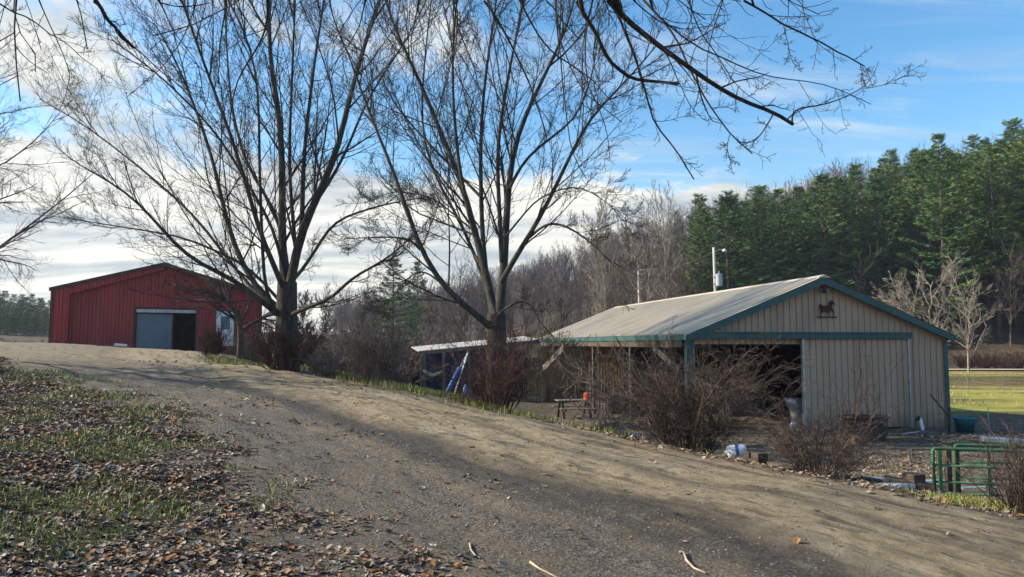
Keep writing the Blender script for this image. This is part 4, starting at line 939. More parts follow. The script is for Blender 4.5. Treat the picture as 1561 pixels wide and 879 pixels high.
# free-form bare tree
def bare_tree(name, label, base, h, spread, seed, mat, barkmat, nl=9, k=(8, 6, 5), r0=.2, lean=(0, 0), rmin=.008, group=None, trunk_f=.25, up=.25, a=.55, droop=0, cat='tree'):
    r = np.random.default_rng(seed); th = thing(name, label, cat, tuple(base), group=group)
    n = 14; tt = np.linspace(0, 1, n)[:, None]; P = np.array([[0, 0, -.2]]) + tt * np.array([[lean[0] * h, lean[1] * h, h * .85]]) + np.cumsum(r.normal(0, .012 * h, (n, 3)), 0) * np.minimum(tt * 3, 1) * [1, 1, 0]
    Rd = r0 * (1 - tt[:, 0] * .85)
    link('trunk', tubes_mesh('trunk', [(P[None], Rd[None], 10)]), barkmat, th)
    L, LRd = grow(r, P[None], Rd[None], nl, spread / h, a, 9, (0, 0, up), .08, trunk_f, .6, rmin * 2, .25, h * .2, .35)
    A1, B1 = grow(r, L, LRd, k[0], .45, .6, 5, (0, 0, up * .7 - droop), .1, .15, .55, rmin * 1.4, .35, .2)
    A2, B2 = grow(r, A1, B1, k[1], .5, .6, 4, (0, 0, up * .5 - droop), .12, .1, .6, rmin, .4, .15)
    A3, B3 = grow(r, A2, B2, k[2], .5, .65, 2, (0, 0, up * .3 - droop), .12, .1, .7, rmin * .8, .5, .1)
    link('crown', tubes_mesh('crown', [(L, LRd, 6), (A1, B1, 4), (A2, B2, 3), (A3, B3, 3)], False), mat, th)
    return th, A3
# tree at the left edge, trunk outside the frame
p = Vector((-17.0, 22, hz(-17.0, 22))); bare_tree('bare_tree', 'pale twigged bare tree reaching into the left edge of the view', p, 11.5, 6.6, 31, M['twig_grey'], M['bark'], 36, (12, 8, 6), .11, trunk_f=.15, up=.03, a=1.0, rmin=.003)
# crooked small tree with last leaves by the red barn
q = on_ground(366, 36.0); r = np.random.default_rng(41)
th = thing('crooked_tree', 'small crooked tree with a few russet leaves in front of the white barn door', 'tree', tuple(q)); of = np.array(q)
cl = [pixel_limb(pp, 36 + a, 36 + b, r0, r1, 12) for (pp, a, b, r0, r1) in [([(366, 546), (367, 520), (368, 495), (362, 478), (345, 455), (330, 445), (305, 440), (280, 438)], 0, -1, .20, .03),
      ([(367, 505), (385, 492), (408, 480), (425, 478), (440, 470)], 0, .5, .12, .04), ([(364, 482), (352, 462), (340, 440), (335, 425), (345, 405), (350, 390)], 0, .8, .09, .02),
      ([(368, 492), (378, 470), (386, 452), (384, 430), (396, 412)], 0, -.8, .08, .02), ([(345, 456), (322, 430), (300, 418), (272, 408), (250, 405)], 0, .5, .06, .015), ([(318, 443), (300, 452), (285, 447), (255, 430)], -.5, -1.4, .04, .012)]]
CLP = np.stack([c[0] for c in cl]); CLR = np.stack([c[1] for c in cl]); link('trunk', tubes_mesh('trunk', [(CLP - of, CLR, 8)]), M['bark'], th)
A1, B1 = grow(r, CLP, CLR, 14, .5, .8, 5, (0, 0, .05), .15, .25, .5, .016, .35, .3); A2, B2 = grow(r, A1, B1, 6, .5, .7, 4, (0, 0, .05), .15, .1, .6, .010, .4, .2); A3, B3 = grow(r, A2, B2, 4, .5, .7, 2, (0, 0, .05), .15, .1, .7, .008, .5, .1)
link('branches', tubes_mesh('branches', [(A1 - of, B1, 4), (A2 - of, B2, 3), (A3 - of, B3, 3)], False), M['twig'], th)
link('leaves', budleaves('leaves', r, A3 - of, 700, .035), M['budleaf'], th)

# shrubs
def shrub(name, label, base, rad, h, seed, mat, stems=45, k=(6, 5, 3), leaves_n=0, rmin=.004, up=.3, arch=0.0, group=None, flat=1.0, lean=(0, 0), r0=.012, lsize=.018):
    r = np.random.default_rng(seed); th = thing(name, label, 'shrub', tuple(base), group=group); n = stems; a = r.uniform(0, 6.283, n); q = np.sqrt(r.random(n))
    b = np.stack([np.cos(a) * q * rad * .25, np.sin(a) * q * rad * .25 * flat, np.full(n, -.15)], 1)
    out = r.uniform(.15, 1.0, n) * q ** .5; d = np.stack([np.cos(a) * out * rad / h * 1.0 + lean[0], np.sin(a) * out * rad / h * flat + lean[1], np.ones(n)], 1); d /= np.linalg.norm(d, axis=1, keepdims=True)
    L = h * r.uniform(.6, 1.15, n) / np.maximum(d[:, 2], .55); pts = [b]; seg = 8
    for s in range(seg):
        d = d + r.normal(size=(n, 3)) * .07 + np.array([0, 0, -arch / seg]) + np.stack([np.cos(a), np.sin(a), 0 * a], 1) * arch * .6 / seg; d /= np.linalg.norm(d, axis=1, keepdims=True); pts.append(pts[-1] + d * (L / seg)[:, None])
    P = np.stack(pts, 1); Rd = (r0 * r.uniform(.5, 1.3, n))[:, None] * np.linspace(1, .35, seg + 1)[None]
    A1, B1 = grow(r, P, Rd, k[0], .42, .5, 5, (0, 0, up - arch), .12, .15, .6, rmin * 1.3, .45, .12, .35)
    A2, B2 = grow(r, A1, B1, k[1], .5, .6, 3, (0, 0, up * .6 - arch), .14, .1, .7, rmin, .5, .08); A3, B3 = grow(r, A2, B2, k[2], .5, .7, 2, (0, 0, .1), .12, .1, .8, rmin * .8, .6, .05)
    link('stems', tubes_mesh('stems', [(P, Rd, 5), (A1, B1, 3), (A2, B2, 3), (A3, B3, 3)], False), mat, th)
    if leaves_n: link('dead_leaves', budleaves('dead_leaves', r, A3, leaves_n, lsize), M['budleaf'], th)
    return th
G = 'bare shrubs along the driveway'
shrub('shrub', 'low dense dark shrub under the white barn door', on_ground(326, 38.0), .9, 1.5, 51, M['twig_red'], 60, (6, 5, 3), 500, .009, group=G, r0=.02)
shrub('shrub', 'dark dense shrub wrapped round the foot of the left maple', on_ground(437, 25.4), 1.7, 1.6, 52, M['twig_red'], 70, (6, 5, 3), 1200, .006, group=G, r0=.018)
shrub('shrub', 'broad bushy bare shrub midway between the two maples', on_ground(572, 23.6), 1.5, 1.9, 53, M['twig_grey'], 60, (6, 5, 3), 700, .006, group=G, arch=.15, r0=.016)
shrub('shrub', 'tall reddish shrub hiding the trunk of the middle maple', on_ground(756, 18.9), 1.7, 1.95, 54, M['twig_red'], 60, (7, 5, 3), 2000, .0048, up=.12, arch=.12, group=G, r0=.014, lsize=.02)
shrub('shrub', 'largest rounded bare shrub in front of the dark barn opening', on_ground(1045, 14.2), 1.65, 1.95, 55, M['twig_brown'], 125, (8, 6, 3), 2400, .003, up=.12, arch=.22, group=G, r0=.011, lsize=.012)
shrub('shrub', 'sprawling thin shrub before the sliding door with tall seed stalks', on_ground(1246, 11.4), 1.0, 1.15, 56, M['twig_brown'], 60, (7, 5, 3), 600, .0022, up=.1, arch=.2, group=G, r0=.008, lsize=.01)
shrub('shrub', 'dark upright shrub at the right edge beside the green gates', on_ground(1552, 8.9), .66, .95, 57, M['twig_brown'], 60, (5, 4, 2), 350, .0026, up=.3, group=G, r0=.009, lsize=.01)
shrub('shrub', 'small low shrub with thin arching stems, between the left maple and the broad bare shrub', on_ground(497, 25.2), .8, .9, 58, M['twig_grey'], 45, (5, 4, 2), 200, .006, group=G, arch=.5)
shrub('tall_weed', 'tall thin weed with seed heads in front of the sliding door', on_ground(1272, 11.9), .35, 2.35, 59, M['twig_red'], 5, (6, 4, 3), 260, .0026, up=.25, group=None, lean=(.28, 0), r0=.006, lsize=.014)
# hanging tangle below the maple's low bough, over the end of the barn
r = np.random.default_rng(61); n = 12; tang = []
for i in range(n):
    u0 = r.uniform(850, 940); v0 = r.uniform(505, 530); tang.append(resample([tuple(at(u0, v0, 18.5)), tuple(at(u0 + r.uniform(-40, 20), v0 + 30, 18.4)), tuple(at(u0 + r.uniform(-30, 50), v0 + r.uniform(50, 80), 18.2)), tuple(at(u0 + r.uniform(-10, 70), v0 + r.uniform(70, 150), 17.9))], 10))
tp = np.stack(tang); bt = on_ground(905, 17.6); th = thing('vine_shrub', 'grey tangled arching shrub in front of the barn end, left of the largest shrub', 'shrub', tuple(bt), group=G); of = np.array(bt)
r2 = np.random.default_rng(62); root = []
for i in range(12):
    a = tang[i][-1]; root.append(resample([(bt.x + r2.normal(0, .25), bt.y + r2.normal(0, .2), bt.z - .1), tuple((np.array(bt) + a) / 2 + [r2.normal(0, .2), 0, .2]), tuple(a)], 10))
ALL = np.concatenate([tp, np.stack(root)]); RA_ = np.tile(np.linspace(.010, .014, 10), (len(ALL), 1))
A1, B1 = grow(r, ALL, RA_, 9, .4, .8, 6, (0, 0, -.15), .25, .05, .6, .006, .5, .3); A2, B2 = grow(r, A1, B1, 5, .5, .8, 4, (0, 0, -.05), .25, .05, .7, .005, .5, .1)
link('stems', tubes_mesh('stems', [(ALL - of, RA_, 5), (A1 - of, B1, 3), (A2 - of, B2, 3)], False), M['twig_grey'], th)
# ------------------------------------------------------------------ pines
def pine_meshes(seed, h=24, bare=.2, width=.17):
    r = np.random.default_rng(seed); n = 12; t = np.linspace(0, 1, n); P = np.stack([r.normal(0, .05, n).cumsum() * .5, r.normal(0, .05, n).cumsum() * .5, t * h], 1)
    trunk = [(P[None], (.30 * (1 - t) + .03)[None], 7)]
    V = []; Q = []; tone = []; nv = 0; BP = []; BR_ = []
    z = h * bare
    while z < h * .985:
        f = (z / h - bare) / (1 - bare); prof = (1 - f) ** .78 * (.55 + .45 * min(1, f * 4 + .3)); Lm = h * width * prof + .22; nb = r.integers(4, 7); a0 = r.random() * 6.28
        for b in range(nb):
            if r.random() < .10: continue
            a = a0 + b * 6.283 / nb + r.normal(0, .25); L = Lm * r.uniform(.6, 1.25); rise = .10 + .55 * f + r.normal(0, .07)
            m = 6; tt = np.linspace(0, 1, m); X_ = np.cos(a) * L * tt; Y_ = np.sin(a) * L * tt; Z_ = z + L * (rise * tt - .10 * tt * (1 - f) + .18 * tt ** 2)
            BP.append(np.stack([X_, Y_, Z_], 1)); BR_.append(np.linspace(.05, .015, m))
            nc = max(5, int(L * 4.6)); tc_ = r.uniform(.22, 1.02, nc)
            side = r.normal(0, .24, nc) * L * (1.15 - tc_) * 1.2
            cx = np.cos(a) * L * tc_ - np.sin(a) * side; cy = np.sin(a) * L * tc_ + np.cos(a) * side; cz = np.interp(tc_, tt, Z_) + r.normal(0, .035, nc)
            for c in range(nc):
                k = 12; s = r.uniform(.34, .70) * (.75 + .35 * (1 - f)); el = r.uniform(-.12, .55, k); az = a + r.normal(0, .95, k)
                d = np.stack([np.cos(az) * np.cos(el), np.sin(az) * np.cos(el), np.sin(el) * .8], 1); w = np.cross(d, r.normal(size=(k, 3))); w /= np.linalg.norm(w, axis=1, keepdims=True); w *= s * .10
                o = np.array([cx[c], cy[c], cz[c]]) + r.normal(0, .08, (k, 3)); e = o + d * s * r.uniform(.6, 1.2, (k, 1))
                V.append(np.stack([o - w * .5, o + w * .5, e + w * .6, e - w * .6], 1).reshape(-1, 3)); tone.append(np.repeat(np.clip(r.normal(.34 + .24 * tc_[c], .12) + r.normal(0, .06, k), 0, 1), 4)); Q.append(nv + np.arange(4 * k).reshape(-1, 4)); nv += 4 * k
        z += h * .048 * r.uniform(.75, 1.35) * (1.15 - .8 * f)
    crown = np_mesh('crown', np.vstack(V), [np.vstack(Q)], False, {'tone': np.concatenate(tone)})
    tm = tubes_mesh('trunk', trunk + [(np.stack(BP), np.stack(BR_), 3)])
    tm.materials.append(M['pine_bark']); crown.materials.append(M['needles']); return tm, crown
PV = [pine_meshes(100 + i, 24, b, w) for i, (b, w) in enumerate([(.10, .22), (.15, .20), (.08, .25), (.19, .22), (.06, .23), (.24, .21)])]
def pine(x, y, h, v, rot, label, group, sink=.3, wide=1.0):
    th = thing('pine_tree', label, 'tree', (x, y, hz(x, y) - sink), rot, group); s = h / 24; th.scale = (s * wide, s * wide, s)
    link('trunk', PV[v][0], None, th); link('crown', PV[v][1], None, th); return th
r = np.random.default_rng(70); pts = []
GP = 'pines of the dense stand behind the meadow'
LBL = 'tall dense green pine in the stand on the slope behind the tan barn'
# skyline rows of the stand: (column, top row)
SK = np.array([(1050, 345), (1075, 305), (1130, 292), (1190, 285), (1250, 262), (1330, 245), (1410, 228), (1450, 205), (1500, 215), (1540, 190), (1600, 175), (1750, 150), (2000, 130)])
for it in range(6000):
    u = r.uniform(1048, 1850); dist = 98 + 48 * r.random() ** 1.1 + 0
    x = (u - CX) / F_PX * dist; y = dist * cp
    if x / y < .262: continue
    if u < 1420 and dist < 104: continue
    if any((x - a) ** 2 + (y - b) ** 2 < (4.3 + .03 * max(0, d_ - 112)) ** 2 for a, b, d_ in pts): continue
    pts.append((x, y, dist))
    if len(pts) >= 190: break
def pine_label(u, dist, h):
    zone = 'left of the transformer pole' if u < 1088 else 'between the transformer pole and the barn peak' if u < 1255 else 'above the right slope of the barn roof' if u < 1440 else 'at the right edge of the view'
    row = 'front row pine of the stand' if dist < 112 else 'middle row pine of the stand' if dist < 126 else 'rear row pine high on the slope'
    return ('slim ' if h < 20 else 'tall ') + row + ' ' + zone
for (x, y, dist) in pts:
    u = CX + x / y * cp * F_PX * 1.0; top = np.interp(u, SK[:, 0], SK[:, 1]); zt = CAMZ + (524 - top) / F_PX * y
    z0 = hz(x, y); h = min(zt - z0, 31) + r.normal(-1.0, 1.5); h = float(np.clip(h, 11, 32))
    near = dist < 116
    pine(x, y, h, int(r.choice([3, 5, 1]) if near and u > 1380 else r.integers(0, 5)), r.uniform(0, 6.28), pine_label(u, dist, h), GP, wide=r.uniform(.85, 1.15))
print('pines', len(pts))
# lone pines
pine(*on_ground(600, 88).xy, 13.5, 3, 1.0, 'lone pine with an open ragged crown, seen between the two big maples', None, wide=1.25)
pine(*on_ground(636, 95).xy, 14.0, 5, 2.2, 'slim pine with a tufted top close behind the left fork of the middle maple', None, wide=.8)
GL = 'conifers along the far left skyline'
for i, (u, top, dist) in enumerate([(-60, 425, 170), (-25, 432, 175), (6, 440, 168), (20, 446, 175), (38, 450, 165), (48, 446, 178), (62, 452, 170), (76, 455, 180), (92, 458, 170), (-8, 436, 180), (30, 455, 160), (110, 460, 176), (14, 458, 158), (54, 462, 155), (-40, 448, 158), (70, 466, 158), (0, 450, 150), (12, 462, 148), (26, 466, 150), (42, 470, 152), (56, 472, 150), (68, 474, 165), (33, 446, 190), (60, 452, 192), (-14, 462, 150), (2, 470, 146), (22, 474, 146), (48, 462, 168)]):
    x = (u - CX) / F_PX * dist; y = dist; z0 = hz(x, y); h = CAMZ + (524 - top) / F_PX * y - z0
    pine(x, y, max(6, h), i % 5, i * 1.3, 'hazy blue green conifer in the row beyond the left end of the red barn', GL, wide=1.5)
# pines outside the frame behind the camera, mirrored in the glazed door
for i in range(26):
    a = R(150 + i * 2.6 + (i % 3)); d_ = 70 + (i * 37 % 30); x, y = math.sin(a) * d_, math.cos(a) * d_
    if i % 2 == 0: pine(x, y, 20 + i % 5, i % 5, i * 1.7, 'pine of the row behind the viewpoint, mirrored in the barn glass', 'pines mirrored in the glazed door')

# ------------------------------------------------------------------ bare woods on the hillside (one mass)
def wood_variant(seed, h):
    r = np.random.default_rng(seed); n = 5; t = np.linspace(0, 1, n)[:, None]; P = (t * np.array([[r.normal(0, .06) * h, r.normal(0, .06) * h, h]])); Rd = .09 * (1 - t[:, 0] * .8)
    L, A = grow(r, P[None], Rd[None], 16, .40, .62, 3, (0, 0, .22), .08, .22, .6, .04, .4, 1.5, .3)
    B, Cc = grow(r, L, A, 6, .55, .7, 2, (0, 0, .15), .1, .1, .7, .026, .5, .7); D, E = grow(r, B, Cc, 5, .55, .6, 1, (0, 0, .2), .1, .1, .8, .022, .6, .5)
    v = []; q = []; c = 0
    for (p_, r_, s_) in ((P[None], Rd[None], 4), (L, A, 3), (B, Cc, 3), (D, E, 2)):
        a, b = tube_arrays(p_, r_, s_)
        v.append(a); q.append(b + c if s_ > 2 else b[::2] + c); c += len(a)
    return np.vstack(v), np.vstack(q)
WV = [wood_variant(200 + i, 13 + i % 3) for i in range(5)]
print('wood variant', [len(w[1]) for w in WV])
def wood(name, N_, prob, seed, label, hs=(.75, 1.15)):
    r = np.random.default_rng(seed); VV = []; QQ = []; c = 0; k = 0
    while k < N_:
        az = r.uniform(R(-42), R(47)); d_ = r.uniform(90, 470) ; 
        if r.random() > prob(az, d_): continue
        x, y = d_ * math.sin(az), d_ * math.cos(az); v, q = WV[r.integers(0, 5)]; s = r.uniform(*hs); a = r.uniform(0, 6.28)
        R_ = np.array([[math.cos(a), -math.sin(a), 0], [math.sin(a), math.cos(a), 0], [0, 0, 1]]) * s
        VV.append(v @ R_.T + [x, y, hz(x, y) - .3]); QQ.append(q + c); c += len(v); k += 1
    o = link(name, np_mesh(name, np.vstack(VV), [np.vstack(QQ)]), M['woods']); tag(o, label, 'woods', kind='stuff'); return o
def pr(az, d_):
    rd = np.interp(az, RID_A, RID_D); toe = np.interp(az, RID_A, TOE_D)
    if d_ > rd * 1.06 or d_ < toe * .95: return 0
    if az > R(14.5) and d_ < 150: return .35 if d_ > 106 else 0
    if az < R(-14): return 0
    return 1.0 if d_ < rd * .93 else 1.0
wood('bare_woodland', 1150, pr, 80, 'grey brown leafless woods covering the hillside behind the barns')

# individual pale-limbed trees and thickets behind the barn and the maples
GB = 'pale bare trees between the barns and the hill'
spec = [(985, 62, 15.5, .16, 'tall pale slender tree rising behind the left end of the barn roof', M['twig_pale'], .14),
        (935, 60, 14.5, .20, 'pale many stemmed tree behind the far end of the barn roof', M['twig_pale'], .12),
        (905, 66, 16, .2, 'grey bare tree just right of the drooping maple bough', M['twig_grey'], .14),
        (1370, 62, 8.0, .25, 'pale leafless tree behind the right slope of the barn roof', M['twig_pale'], .12),
        (1420, 64, 10.0, .2, 'taller pale leafless tree right of the barn gable, before the pines', M['twig_pale'], .14),
        (1470, 70, 8.0, .2, 'thin pale leafless tree at the right, in front of the pine trunks', M['twig_pale'], .11),
        (1030, 72, 11.0, .2, 'grey bare tree left of the transformer pole', M['twig_grey'], .13),
        (840, 58, 7.5, .25, 'low grey bare tree directly behind the shed end of the barn', M['twig_grey'], .10),
        (700, 55, 6.5, .3, 'spreading grey bare tree behind the shed roof', M['twig_grey'], .10),
        (660, 60, 7.5, .3, 'bare tree behind the left end of the shed', M['twig_grey'], .10),
        (500, 62, 6.5, .25, 'thin bare tree behind, right of the left maple trunk', M['twig_grey'], .09),
        (548, 66, 6.0, .25, 'thin bare tree behind the broad bare shrub', M['twig_grey'], .09),
        (465, 50, 5.0, .3, 'low reddish bare tree just right of the left maple trunk', M['twig_red'], .08),
        (1005, 60, 16, .2, 'pale tree with forking stems behind the barn ridge', M['twig_pale'], .12),
        (955, 75, 16, .2, 'grey bare tree standing behind the pale stems at the far roof end', M['twig_grey'], .13)]
for i, (u, dist, h, tf, lab, mt, r0) in enumerate(spec):
    b = on_ground(u, dist); bare_tree('bare_tree', lab, b, h, h * (.42 if u < 1200 else .75), 300 + i, mt, mt if mt is not M['twig_grey'] else M['bark'], 16, (8, 6, 4), r0, trunk_f=tf, up=(.3 if u < 1200 else .12), a=(.42 if u < 1200 else .8), rmin=.013, group=GB)
GT_ = 'bare thickets in the hollow behind the driveway'
k = 0
for (u, dist, h, w_) in [(480, 33, 2.2, 1.6), (520, 36, 2.4, 1.8), (545, 40, 2.6, 2.0), (600, 38, 2.2, 1.8), (630, 46, 3.0, 2.4), (470, 42, 2.8, 2.2), (510, 48, 3.2, 2.6), (580, 50, 3.4, 2.6), (420, 44, 2.4, 2), (690, 50, 3.6, 2.6), (760, 52, 3.8, 2.8), (820, 54, 4, 3), (395, 40, 1.8, 1.4), (880, 60, 4.5, 3), (640, 56, 4.2, 3), (730, 60, 4.5, 3), (560, 58, 4.2, 3)]:
    shrub('thicket', ('tall' if h > 3 else 'low') + ' bare thicket ' + ('behind the left maple trunk' if u < 450 else 'just right of the left maple' if u < 530 else 'behind the broad bare shrub' if u < 620 else 'behind the left end of the shed' if u < 700 else 'behind the middle maple' if u < 780 else 'behind the far end of the tan barn') + (', the nearest there' if dist < 39 else ', farther back' if dist > 52 else ''), on_ground(u, dist), w_, h * .75, 400 + k, (M['twig_grey'], M['twig_red'], M['twig_grey'])[k % 3], 60, (6, 5, 3), 0, .011, up=.2, arch=.1, group=GT_, r0=.022); k += 1
# roadside brush at the foot of the pines
k = 0
for u in range(1465, 1800, 28):
    shrub('brush', 'low brown brush at the foot of the pines along the gravel road', on_ground(u, 79 + (u % 3)), 1.8, 1.5, 500 + k, M['twig_red'], 40, (5, 4, 2), 0, .02, group='brush along the gravel road', r0=.03); k += 1
# brush on the mound, far left
for u in range(-20, 76, 13):
    shrub('brush', 'low grey brush on the earth bank left of the red barn', on_ground(u, 70 + (u % 4)), 2.0, .9, 540 + k, M['twig_pale'] if k % 2 else M['twig_grey'], 40, (5, 4, 2), 0, .02, group='brush on the earth bank', arch=.4, r0=.03); k += 1

# ------------------------------------------------------------------ utility poles and wires
def upole(label, u0, v0, u1, v1, dist, transformer):
    top = at(u0, v0, dist); bot = at(u1, v1, dist); g_ = hz(bot.x, bot.y); th = thing('utility_pole', label, 'utility pole', (bot.x, bot.y, g_), group='wooden utility poles behind the barn'); b = Vector((bot.x, bot.y, g_))
    MB().tube([Vector((0, 0, -.2)), top - b], [.14, .10], 12).build('pole', M['pole'], th, smooth=True)
    if transformer:
        c = at(1096, 427, dist - .1) - b; t = MB(); t.lathe([(0, -.42), (.22, -.42), (.24, -.38), (.24, .36), (.26, .38), (.26, .42), (.18, .47), (0, .48)], 20, Matrix.Translation(c)); tr = t.build('transformer', M['grey_enamel'], th, smooth=False)
        t = MB(); t.lathe([(.05, 0), (.07, .05), (.04, .1), (.07, .15), (.03, .22), (0, .22)], 10, Matrix.Translation(c + Vector((0, 0, .46)))); t.build('bushing', M['grey_enamel'], tr, smooth=True)
        t = MB(); t.beam(c + Vector((-.45, .02, .25)), c + Vector((0, .02, .25)), .06, .06); t.beam(c + Vector((-.45, .02, -.25)), c + Vector((0, .02, -.25)), .06, .06); t.build('bracket', M['steel'], th)
        t = MB(); a = at(1088, 383, dist) - b; t.tube([a, a + Vector((.35, -.15, .12)), a + Vector((.62, -.3, .08))], .02, 6); arm = t.build('lamp_arm', M['steel'], th)
        t = MB(); t.lathe([(0, .10), (.08, .10), (.13, .02), (.16, -.05), (.13, -.09), (0, -.12)], 14, Matrix.Translation(a + Vector((.68, -.32, .04)))); t.build('yard_lamp', M['white'], arm, smooth=True)
    else:
        t = MB()
        for z_ in (.5, 1.6, 2.2): t.beam(top - b + Vector((-.12, -.08, -z_)), top - b + Vector((.3, -.1, -z_)), .05, .09)
        t.build('insulators', M['white'], th)
    return top
t1 = upole('leaning wooden pole with a grey transformer can behind the barn roof', 1088, 377, 1093, 450, 52, True)
t2 = upole('slim wooden pole behind the far end of the barn ridge, left of the transformer pole', 973, 403, 976, 466, 66, False)
def wire(a, b, sag, label, r=.012, mat=None):
    n = 20; pts = [a.lerp(b, i / n) + Vector((0, 0, -sag * 4 * (i / n) * (1 - i / n))) for i in range(n + 1)]
    o = MB().tube(pts, r, 4, False).build('power_line', mat or M['wire']); tag(o, label, 'wire'); return o
wire(t1 + Vector((0, 0, -.3)), at(1700, 452, 60), 1.2, 'upper power line running right from the transformer pole')
wire(t1 + Vector((0, 0, -1.2)), at(1700, 470, 60), 1.3, 'lower power line running right from the transformer pole')
wire(t2 + Vector((0, 0, -.4)), t1 + Vector((0, 0, -.3)), .5, 'power line between the two wooden poles')

# ------------------------------------------------------------------ yard things
def on(u, y, dz=0):
    p_ = on_ground(u, y); return Vector((p_.x, p_.y, float(height(np.array([p_.x]), np.array([p_.y]))[0]) + dz))
# stock trough
p = on(1310, 21.3); tr_ = thing('stock_trough', 'black rubber stock tub standing before the tan sliding door', 'tub', tuple(p))
t = MB(); t.lathe([(0, .04), (.55, .04), (.58, .02), (.66, .62), (.70, .66), (.70, .70), (.64, .70), (.62, .64), (.54, .12), (0, .10)], 30, None, 1, .75); t.build('basin', M['black'], tr_, smooth=False)
t = MB(); t.lathe([(.70, .655), (.735, .66), (.735, .70), (.70, .705)], 30, None, 1, .75); t.build('rim', M['black'], tr_, smooth=True)
# turquoise tub
p = on(1461, 23.2, -.02); tb = thing('plastic_tub', 'turquoise plastic bucket standing at the right corner of the barn', 'tub', tuple(p))
t = MB(); t.lathe([(0, .02), (.22, .02), (.24, .0), (.31, .44), (.33, .46), (.30, .47), (.27, .42), (.21, .06), (0, .05)], 26); t.build('bucket', M['bluetub'], tb, smooth=True)
t = MB(); t.tube([Vector((.31 * math.cos(a), .31 * math.sin(a) * .25 - .25, .44 - .18 * math.sin(a))) for a in [math.pi * i / 12 for i in range(13)]], .008, 6); t.build('handle', M['wire'], tb)
# white jug lying on the timber edge
p = on(1117, 13.2); jb = thing('white_bucket', 'white plastic bucket with a blue band lying on its side at the timber edging', 'bucket', (p.x, p.y, p.z + .14)); 
jm = Matrix.Rotation(R(-12), 4, 'Z') @ Matrix.Rotation(R(82), 4, 'Y')
t = MB(); t.lathe([(0, .17), (.11, .17), (.13, .15), (.135, .05), (.135, -.10), (.12, -.16), (.05, -.18), (.045, -.22), (0, -.22)], 24, jm); t.build('body', M['plastic'], jb, smooth=True)
t = MB(); t.lathe([(.137, -.02), (.139, -.015), (.139, .03), (.137, .035)], 24, jm); t.build('band', M['blue'], jb, smooth=True)
# landscape timbers: long low baulks with short posts
def timber(a, b, w_, h_, label, mat='wood_dark'):
    o = MB().beam(a, b, w_, h_).build('timber', M[mat], bevel=.008); tag(o, label, 'timber', 'old timbers edging the yard'); return o
def gpt(u, y, z): q_ = on_ground(u, y); return Vector((q_.x, q_.y, q_.z + z))
timber(gpt(1115, 12.9, .0), gpt(1205, 11.9, .02), .16, .16, 'old dark timber lying beside the white bucket')
timber(gpt(1335, 10.9, .06), gpt(1410, 10.6, .04), .2, .2, 'old dark timber lying just left of the green gate')
timber(gpt(1300, 11.2, .02), gpt(1340, 11.0, .02), .16, .14, 'short timber end poking out right of the thin shrub')
timber(gpt(1385, 10.75, .02), gpt(1500, 10.3, -.02), .16, .14, 'long timber lying beneath the green gates')
def tpost(u, y, h_, label, w_=.16):
    b = gpt(u, y, 0); o = MB().box(-w_ / 2, w_ / 2, -w_ / 2, w_ / 2, -.15, h_).build('timber_post', M['wood_dark'], bevel=.008); o.location = b; o.rotation_euler = (0, 0, .3); tag(o, label, 'post', 'short posts of the timber edging')
tpost(1137, 12.7, .20, 'short dark post right beside the white bucket'); tpost(1151, 12.4, .20, 'short square post second to the right of the white bucket', .2); tpost(1381, 10.75, .26, 'short square post just left of the green gate', .22)
# ice and pale puddles by the timbers
M['ice'] = pmat('frozen_puddle', (.45, .50, .56), (.66, .70, .74), 3, .25, .2, .004, spec=.5)
for i, (u, y_, rx, ry) in enumerate([(1100, 13.4, .22, .10), (1190, 13.2, .5, .08), (1172, 12.7, .3, .08), (1255, 14.2, .5, .12), (1355, 10.65, .28, .08), (1330, 13.2, .5, .10), (1395, 15.2, .6, .12), (1475, 14.5, .4, .06)]):
    c = on(u, y_); rr_ = np.random.default_rng(i); ring = [(c.x + rx * math.cos(a) * rr_.uniform(.7, 1.2), c.y + ry * math.sin(a) * rr_.uniform(.7, 1.2)) for a in [6.283 * j / 14 for j in range(14)]]
    zt = max(float(height(np.array([q[0]]), np.array([q[1]]))[0]) for q in ring) + .004
    o = MB().prism(ring, lambda a, b, k: (a, b, k), zt - .12, zt).build('puddle', M['ice']); o['kind'] = 'structure'
# green gates
def gate(label, ua, ub, ya, yb, ztop, hgt, bars, braces):
    a = gpt(ua, ya, 0); b = gpt(ub, yb, 0); z0 = ztop - hgt; a.z = b.z = 0; L = (b - a).length; d = (b - a).normalized(); ang = math.atan2(d.y, d.x)
    th = thing('tube_gate', label, 'gate', (a.x, a.y, z0), ang, 'green tube gates leaning in the yard'); R_ = .026; c = .12
    t = MB(); t.tube([(0, 0, 0), (0, 0, hgt - .05), (.015, 0, hgt - .01), (.05, 0, hgt), (L - .05, 0, hgt), (L - .015, 0, hgt - .01), (L, 0, hgt - .05), (L, 0, 0)], R_, 10); t.build('frame', M['gate'], th, smooth=True)
    for z_ in bars: MB().tube([(.02, 0, z_), (L - .02, 0, z_)], R_ * .8, 8).build('bar', M['gate'], th, smooth=True)
    for x_ in braces: MB().box(x_ - .025, x_ + .025, -.035, -.015, .0, hgt - .02).build('brace', M['gate'], th)
    return th
gz = at(1412, 683, 11.4).z
gate('front green tube gate at the right, nearer of the two', 1411, 1640, 11.4, 10.9, gz, .80, (.04, .29, .54), (.09, 1.2))
gz2 = at(1450, 679, 12.2).z
gate('rear green tube gate standing behind the nearer gate', 1444, 1680, 12.3, 11.9, gz2, .86, (.05, .32, .58), (.5,))
